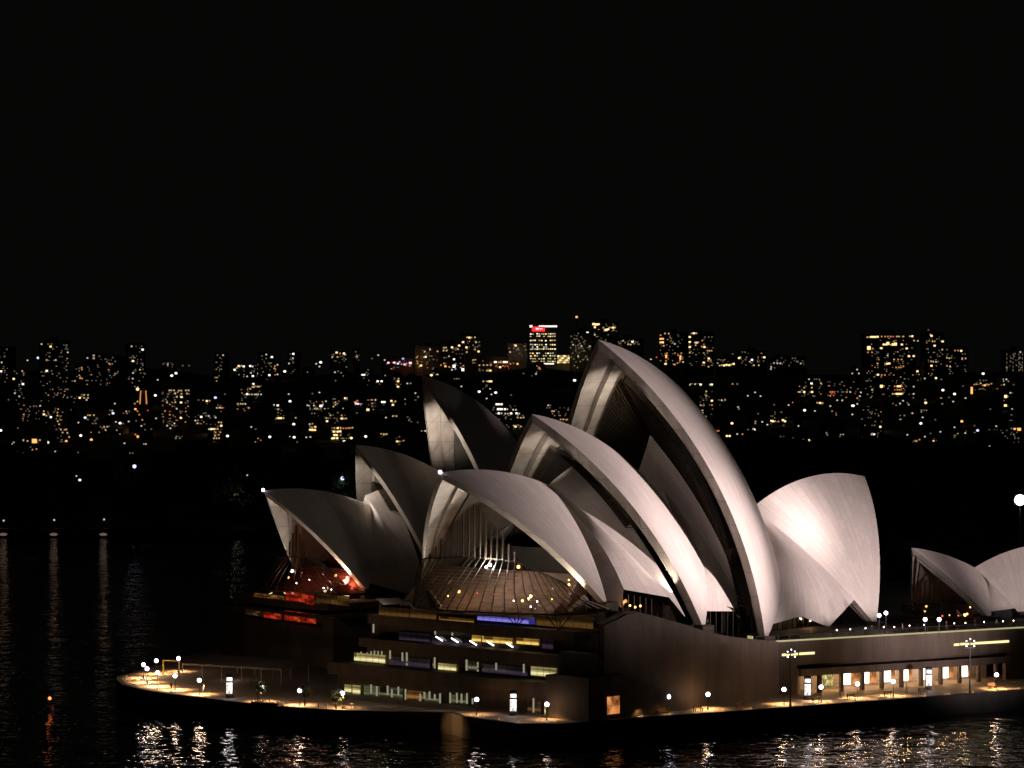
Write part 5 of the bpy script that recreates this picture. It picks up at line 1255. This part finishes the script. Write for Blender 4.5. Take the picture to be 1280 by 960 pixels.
LMP = [(1,277,217,'B'),(1,200,235,'w'),(1,619,652,'B'),(1,822,620,'B'),(1,800,600,'d'),(1,1100,590,'B'),(1,835,550,'w'),(1,843,683,'w'),(1,873,692,'W'),(1,895,695,'d'),(1,936,680,'w'),(1,570,688,'w'),(1,587,782,'W'),(1,664,812,'O'),(1,347,832,'W'),
 (1,5,745,'W'),(1,65,865,'d'),(1,20,920,'d'),(1,905,838,'w'),(1,945,910,'d'),(1,965,910,'d'),(1,1130,490,'W'),(1,1103,694,'w'),(1,1135,657,'w'),(1,1147,377,'w'),(1,130,728,'d'),(1,1030,712,'w'),(1,1100,735,'d'),
 (2,128,298,'W'),(2,94,317,'W'),(2,182,237,'d'),(2,233,237,'d'),(2,443,493,'B'),(2,493,525,'w'),(2,520,465,'d'),(2,540,800,'W'),(2,306,857,'w'),(2,998,283,'W'),(2,1120,242,'w'),(2,1250,222,'w'),(2,1275,245,'w'),(2,1030,465,'w'),(2,1040,522,'W'),(2,878,807,'W'),(2,1070,705,'W'),(2,1073,810,'W'),(2,730,728,'w'),(2,765,745,'d'),(2,1203,808,'w'),(2,1170,810,'w'),(2,1097,848,'d'),(2,485,237,'d'),
 (3,108,247,'w'),(3,148,234,'W'),(3,137,271,'w'),(3,660,170,'w'),(3,275,322,'w'),(3,280,397,'d'),(3,377,275,'d'),(3,137,502,'w'),(3,75,512,'d'),(3,548,893,'W'),(3,420,907,'Y'),(3,357,937,'G'),(3,728,725,'w'),(3,470,685,'d'),(3,990,508,'w'),(3,605,200,'d'),
 (4,518,550,'W'),(4,638,557,'W'),(4,607,570,'w'),(4,572,600,'w'),(4,1210,468,'W'),(4,840,418,'d'),(4,388,512,'w'),(4,750,575,'d'),(4,1165,680,'d'),(4,170,430,'Y'),(4,215,425,'y'),
 (5,118,547,'W'),(5,727,378,'w'),(5,773,362,'r'),(5,65,783,'d'),(6,435,435,'w'),(6,488,410,'w'),(6,528,437,'w'),(6,627,500,'d'),(6,732,502,'w'),(6,540,625,'w'),(6,577,645,'w'),(6,510,565,'d'),(6,1085,467,'w'),(6,1122,468,'w'),(6,1257,410,'w'),(6,1250,437,'w'),
 (6,848,540,'W'),(6,923,545,'w'),(6,1035,510,'w'),(6,1197,507,'W'),(6,1195,570,'w'),(6,320,635,'Y'),(6,480,680,'W'),(6,437,680,'d'),(6,472,738,'W'),(6,358,713,'w'),(6,378,853,'w'),(6,385,813,'d'),(6,693,768,'W'),(6,668,800,'w'),(6,862,847,'B'),(6,973,845,'W'),(6,1037,795,'W'),(6,1123,837,'w'),(6,1155,858,'Y'),(6,1275,813,'w'),
 (7,115,325,'W'),(7,118,345,'W'),(7,148,400,'w'),(7,983,390,'W'),(7,690,510,'W'),(7,775,538,'W'),(7,765,593,'w'),(7,855,568,'w'),(7,837,480,'d'),(7,735,563,'d'),(7,1152,432,'w'),(7,1135,470,'g'),(7,1205,470,'d'),(7,1087,500,'d'),(7,565,602,'Y'),(7,468,678,'w'),(7,543,708,'w'),(7,530,752,'W'),(7,828,737,'O'),(7,775,780,'w'),(7,853,822,'w'),(7,943,803,'B'),(7,920,768,'d'),(7,672,813,'w'),(7,432,835,'w'),(7,707,932,'w'),(7,1030,923,'B'),(7,1047,940,'d'),(7,38,623,'W'),(7,32,687,'w'),(7,600,825,'d'),(7,1035,648,'d'),
 (0,99.7,600,'W'),(0,95.5,595,'w'),(0,309,594,'w'),(0,153,586,'d')]
# --- labels: what it looks like, then where it stands; the same words twice get their order from the left
COLW = {'y': 'yellow', 'w': 'white', 'o': 'orange', 'r': 'red', 'b': 'blue-white', 'g': 'greenish', 'p': 'pink', 'd': 'faint', 'm': 'dim amber', 'n': 'dim white'}
def place(px, py):
    spots_ = ((30, 'at left edge'), (90, 'around the dim square tower'), (150, 'left of the orange spire'), (200, 'around the orange spire'), (250, 'at the dotted apartment slab'), (320, 'left of the first theatre sail'),
              (390, 'above the first theatre sail'), (450, 'above the second theatre sail'), (530, 'left of the third theatre sail'), (600, 'behind the third theatre sail'), (660, 'right of the third theatre sail'),
              (745, 'left of the tallest sail'), (830, 'behind the tip of the tallest sail'), (900, 'right of the tallest ridge'), (960, 'left of the round south shell'), (1090, 'above the round south shell'), (1140, 'above the restaurant gap'), (1210, 'above the restaurant sails'), (1400, 'at right edge'))
    sp = next(t for x, t in spots_ if px < x)
    bands = ((450, 'skyline'), (480, 'upper slope'), (520, 'middle slope'), (555, 'lower slope'), (900, 'garden'))
    return next(t for y, t in bands if py < y) + ' ' + sp
NW = 'no one two three four five six seven eight nine ten eleven twelve'.split()
ORD = 'first second third fourth fifth sixth seventh eighth ninth tenth eleventh twelfth 13th 14th 15th 16th 17th 18th 16th 17th 18th'.split()
def resolve(items):
    """items: (px, py, description). Returns labels, with an order from the left where words repeat"""
    base = ['%s, %s' % (d, place(px, py)) for px, py, d in items]; out = list(base)
    for b_ in set(base):
        ids = sorted([i for i, q in enumerate(base) if q == b_], key=lambda i: (items[i][0], items[i][1]))
        if len(ids) > 1:
            for n, i in enumerate(ids): out[i] = b_ + ', %s from left' % ORD[n]
    return out
# dim rooms on the bigger fronts, and small houses in the gaps of the hillside
rnd = random.Random(77)
for z, box, wins, lab in BLD:
    ww, hh = box[1] - box[0], box[3] - box[2]
    if ww * hh > 4000:
        for k in range(int(ww * hh / 1500)):
            wins.append((box[0] + 10 + rnd.random() * (ww - 20), box[2] + 14 * round(1 + rnd.random() * (hh - 30) / 14), rnd.choice('dddddmmno'), rnd.choice((1.2, 1.4, 2.0)), rnd.choice((1.0, 1.3))))
for k in range(120):
    z = rnd.choice((1, 1, 2, 3, 3, 4, 6, 6, 7, 7)); x = rnd.uniform(20, 1240); y = rnd.uniform(330, 860)
    if any(b_[0] == z and b_[1][0] - 30 < x < b_[1][1] + 30 and b_[1][2] - 30 < y < b_[1][3] + 10 for b_ in BLD): continue
    w_ = rnd.uniform(40, 90); h_ = rnd.uniform(35, 80)
    BLD.append((z, (x - w_ / 2, x + w_ / 2, y - h_ / 2, y + h_ / 2), [(x + rnd.uniform(-.4, .4) * w_, y - h_ * .3 + 14 * rnd.randint(0, 3), rnd.choice('ddmmnyyow')) + ((1.5, 1.3) if rnd.random() < .6 else ()) for q_ in range(rnd.randint(1, 5))], ''))
items = []
for z, box, wins, lab in BLD:
    x0, y0, k = Z[z]; cnt = {}
    for w in wins: cnt[w[2].lower()] = cnt.get(w[2].lower(), 0) + 1
    lit = {c: n for c, n in cnt.items() if c != 'd'} or cnt; c = max(lit, key=lit.get); n = lit[c]
    hh, ww = (box[3] - box[2]) / k, (box[1] - box[0]) / k
    sz = 'slim block' if hh > ww * 1.25 else ('long block' if ww > 22 and hh < 14 else ('small house' if ww < 17 else 'squat block'))
    items.append((x0 + (box[0] + box[1]) / 2 / k, y0 + (box[2] + box[3]) / 2 / k, '%s, %s %s windows' % (sz, NW[min(n, 12)], COLW[c]) if n > 1 else '%s, one %s window' % (sz, COLW[c])))
labs = resolve(items)
for (z, box, wins, lab), l2, it in zip(BLD, labs, items):
    ww = (box[1] - box[0]) / Z[z][2]; hh = (box[3] - box[2]) / Z[z][2]
    small = ww < 17 and hh < 22
    building(z, box, wins, lab or l2, 'house' if small else 'apartment_building', roof='hip' if small else 'flat', depth=9 if small else 14, cat='house' if small else 'building', yaw=0 if ww > 40 else None)
items = []
for z, x, y, c in LMP:
    x0, y0, k = Z[z]; items.append((x0 + x / k, y0 + y / k, ('bright %s lamp' if c.isupper() else 'small %s lamp') % COLW[c.lower()]))
for (z, x, y, c), l in zip(LMP, resolve(items)): far_lamp(z, x, y, c, l)

# the bright office tower with its red roof sign
rnd = random.Random(5); wins = [(895, 75, 'W', 4, 3)] + [(x, 75, 'W', 2.4, 2.4) for x in range(958, 1080, 15)]
for r_, y in enumerate((130, 147, 178, 208, 225, 240, 270, 290, 310, 330)):
    for x in range(892, 1078, 16):
        if rnd.random() < (.86 if r_ not in (1, 4, 7) else .5): wins.append((x + rnd.uniform(-2, 2), y + rnd.uniform(-1.5, 1.5), rnd.choice('yyyYYwwgW'), 2.2, 1.5))
wins += [(x, 347, 'W', 2.6, 1.8) for x in range(985, 1065, 14)]
tw = building(4, (880, 1082, 54, 352), wins, 'bright office tower on the skyline with a red sign under its white top row', 'office_tower', block_c, yaw=0, depth=30)
p = at_y(673, 411.3, tw.location.y); sgn = MB()
sgn.box(-5.2, 5.2, -.5, -.2, -1.9, 1.9); so = sgn.build('roof_sign', emit('sign_red', (1, .03, .03), 1.6, False), tw); so.location = (p.x - tw.location.x, 0, p.z - tw.location.z)
sg2 = MB(); sg2.box(-2.2, .3, -.62, -.5, -.6, .9); sg2.box(.9, 3.2, -.62, -.5, -.2, .5); s2 = sg2.build('sign_lettering', LM['P'], so)
# red aircraft lamp on a mast behind the tallest sail
far_lamp(5, 133, 40, 'O', 'single red lamp on a high thin mast above the dim greenish tower', r=1.3, hgt=95)
# the orange spire: a floodlit church tower
sp = building(1, (972, 1092, 528, 812), [(980,550,'o'),(1000,535,'y'),(1025,570,'y'),(985,590,'O'),(1000,605,'o'),(1013,630,'o'),(1075,600,'r'),(1035,668,'o'),(990,675,'d'),(1028,712,'w'),(1050,700,'d'),(1055,740,'d'),(1002,790,'O',3,3),(1050,775,'O',3,2),(1030,785,'o'),(985,775,'o')],
             'orange floodlit church with a slender twin-ribbed spire on the left slope', 'church', block_b, yaw=0)
px0, py0, kk = Z[1]; a = at_y(px0 + 1046 / kk, py0 + 540 / kk, sp.location.y); t_ = at_y(px0 + 1046 / kk, py0 + 436 / kk, sp.location.y)
q = MB(); hh = t_.z - a.z; q.box(-2.6, 2.6, -2.6, 2.6, -3, hh * .55); q.prism([(-2.6, -2.6), (2.6, -2.6), (2.6, 2.6), (-2.6, 2.6)], hh * .55, hh * .56)
q.tube((0, 0, hh * .55), (0, 0, hh * 1.05), 2.6, .2, 6); spo = q.build('spire', block_b, sp); spo.location = (a.x - sp.location.x, 0, a.z - sp.location.z)
for x in (-1.9, 1.9):
    q = MB(); q.tube((x, -2.7, -1), (x * .75, -2.65, hh * .82), .42, .34, 6); q.build('light_rib', LM['o'], spo)
q = MB(); q.ball((-3.2, -2.7, hh * .92), .9, 8, 6); q.build('spire_lamp', LM['Y'], spo)

for px, lab in ((4, 'small pink wall light at the waterline below the embankment lamp at the very left'), (67, 'small pink wall light at the waterline below the middle embankment lamp'), (129, 'small pink wall light at the waterline below the right embankment lamp')):
    p = at_y(px, 668, 1106.2); t = thing('wall_light', lab, 'wall light', (p.x, 1106.2, p.z), 0, 'wall lights on the far embankment')
    part('bracket', mesh_for('box', dark_metal), t, (0, .3, .5), (.5, .5, .5)); part('lantern', mesh_for('ball', emit('wall_lantern', (1, .62, .5), .14)), t, (0, 0, 0), (1.5, .5, .55))
# lamps on the embankment and the one behind the theatre
for px, py, lab in ((4.5, 650.7, 'lamp on the far embankment at the very left edge'), (67.7, 650, 'middle one of three lamps on the far embankment'), (130, 649.3, 'right-hand one of three lamps on the far embankment')):
    p = at_y(px, py, 1111); t = thing('street_lamp', lab, 'street lamp', (p.x, 1111, 2.9), 0, 'lamps on the far embankment')
    part('pole', mesh_for('pole', dark_metal), t, (0, 0, 0), (1, 1, p.z - 3.2)); part('lantern', mesh_for('ball', LM['w']), t, (0, 0, p.z - 2.9), (.36, .36, .36))
    lamp('embankment_glow', (p.x, 1114.0, 4.6), 7, (1, .55, .25), .3)
for px, py, Y, w, lab in ((428, 598, 760, 300, 'single blue-white lamp above lit leaves between the first two theatre sails'), (168, 583, 1210, 500, 'single blue-white lamp among the dark garden trees at the left')):
    p = at_y(px, py, Y); gz = land_z(p.x, Y) if Y > 1100 else 6
    t = thing('street_lamp', lab, 'street lamp', (p.x, Y, gz), 0, 'lamps in the garden')
    part('pole', mesh_for('pole', dark_metal), t, (0, 0, 0), (1, 1, p.z - gz - .3)); part('lantern', mesh_for('ball', LM['B']), t, (0, 0, p.z - gz), (.5 * Y / 760,) * 3)
    lamp('garden_glow', (p.x, Y - 1.5, p.z - .5), w * .12, (.8, .9, 1), .4)
p = at_y(431, 612, 764); tree('garden_tree', (p.x, 764, p.z - 7.5), 10, 4.2, 900, leaf_m, 'broad tree lit green from above between the first two theatre sails', leaf=.6, trunk_r=.3, seed=11)
p = at_y(291, 592, 1150); tree('garden_tree', (p.x, 1150, land_z(p.x, 1150)), 22, 9, 1200, leaf_m, 'tall faintly lit garden tree left of the prow of the first theatre sail', leaf=1.0, trunk_r=.5, seed=12)
lamp('garden_glow', (p.x + 2, 1143, 15), 70, (1, .95, .75), .5)
# street light falling on a few far fronts
def front_glow(z, x, y, watts, col, off=9):
    x0, y0, k = Z[z]; px, py = x0 + x / k, y0 + y / k; Y = ground_hit(px, py + 4); p = at_y(px, py, Y); lamp('street_glow', (p.x, Y - off, p.z), watts * .12, col, .6)
for z, x, y, w, col in ((1, 240, 870, 5000, (1, .42, .14)), (1, 1040, 740, 4500, (1, .42, .14)), (1, 1045, 560, 2500, (1, .45, .15)), (3, 940, 245, 4000, (1, .35, .25)), (3, 1020, 210, 4000, (1, .6, .25)), (4, 790, 250, 3500, (1, .75, .45)),
                        (4, 670, 330, 3500, (1, .4, .25)), (4, 1130, 330, 3000, (1, .75, .25)), (5, 150, 330, 3000, (.9, 1, .6)), (6, 650, 590, 2500, (1, .85, .6)), (6, 1100, 390, 2500, (1, .45, .25)), (7, 190, 780, 3000, (.9, .95, .85)),
                        (7, 1180, 850, 4500, (1, .5, .25)), (7, 1210, 300, 2500, (.9, .9, 1)), (1, 400, 300, 1500, (.9, .95, 1)), (1, 990, 220, 1500, (1, .8, .6)), (7, 980, 480, 2500, (1, .6, .25)), (2, 420, 760, 2500, (1, .6, .2))):
    front_glow(z, x, y, w, col)
# the dark wood of the garden behind the halls
rnd = random.Random(21); q = MB(); tr = MB(); n = 0
while n < 900:
    x, y = rnd.uniform(-330, 330), rnd.uniform(690, 1420)
    if y < shore(x) + 16 or (x < 60 and y > 1330): continue
    hh = rnd.uniform(8, 17) * (1.1 if x > 80 else 1.0); rr = hh * rnd.uniform(.34, .5); g = land_z(x, y); n += 1
    for k in range(46):
        d = Vector((rnd.gauss(0, 1), rnd.gauss(0, 1), rnd.gauss(0, .8))).normalized(); c = Vector((x, y, g + hh * .62)) + Vector((d.x * rr, d.y * rr, d.z * hh * .4)) * rnd.uniform(.55, 1.1)
        a_ = Vector((rnd.uniform(-1, 1), rnd.uniform(-1, 1), rnd.uniform(-1, 1))).normalized() * rr * .38; e_ = a_.orthogonal().normalized() * rr * .25
        q.face([c - a_, c + e_, c + a_, c - e_])
    tr.tube((x, y, g - 1), (x, y, g + hh * .6), .3, .15, 4, cap=False)
i0 = len(q.v); q.v.extend(tr.v); q.f.extend(tuple(i0 + k for k in f) for f in tr.f)
kind(q.build('woodland', leaf_dark), 'stuff')
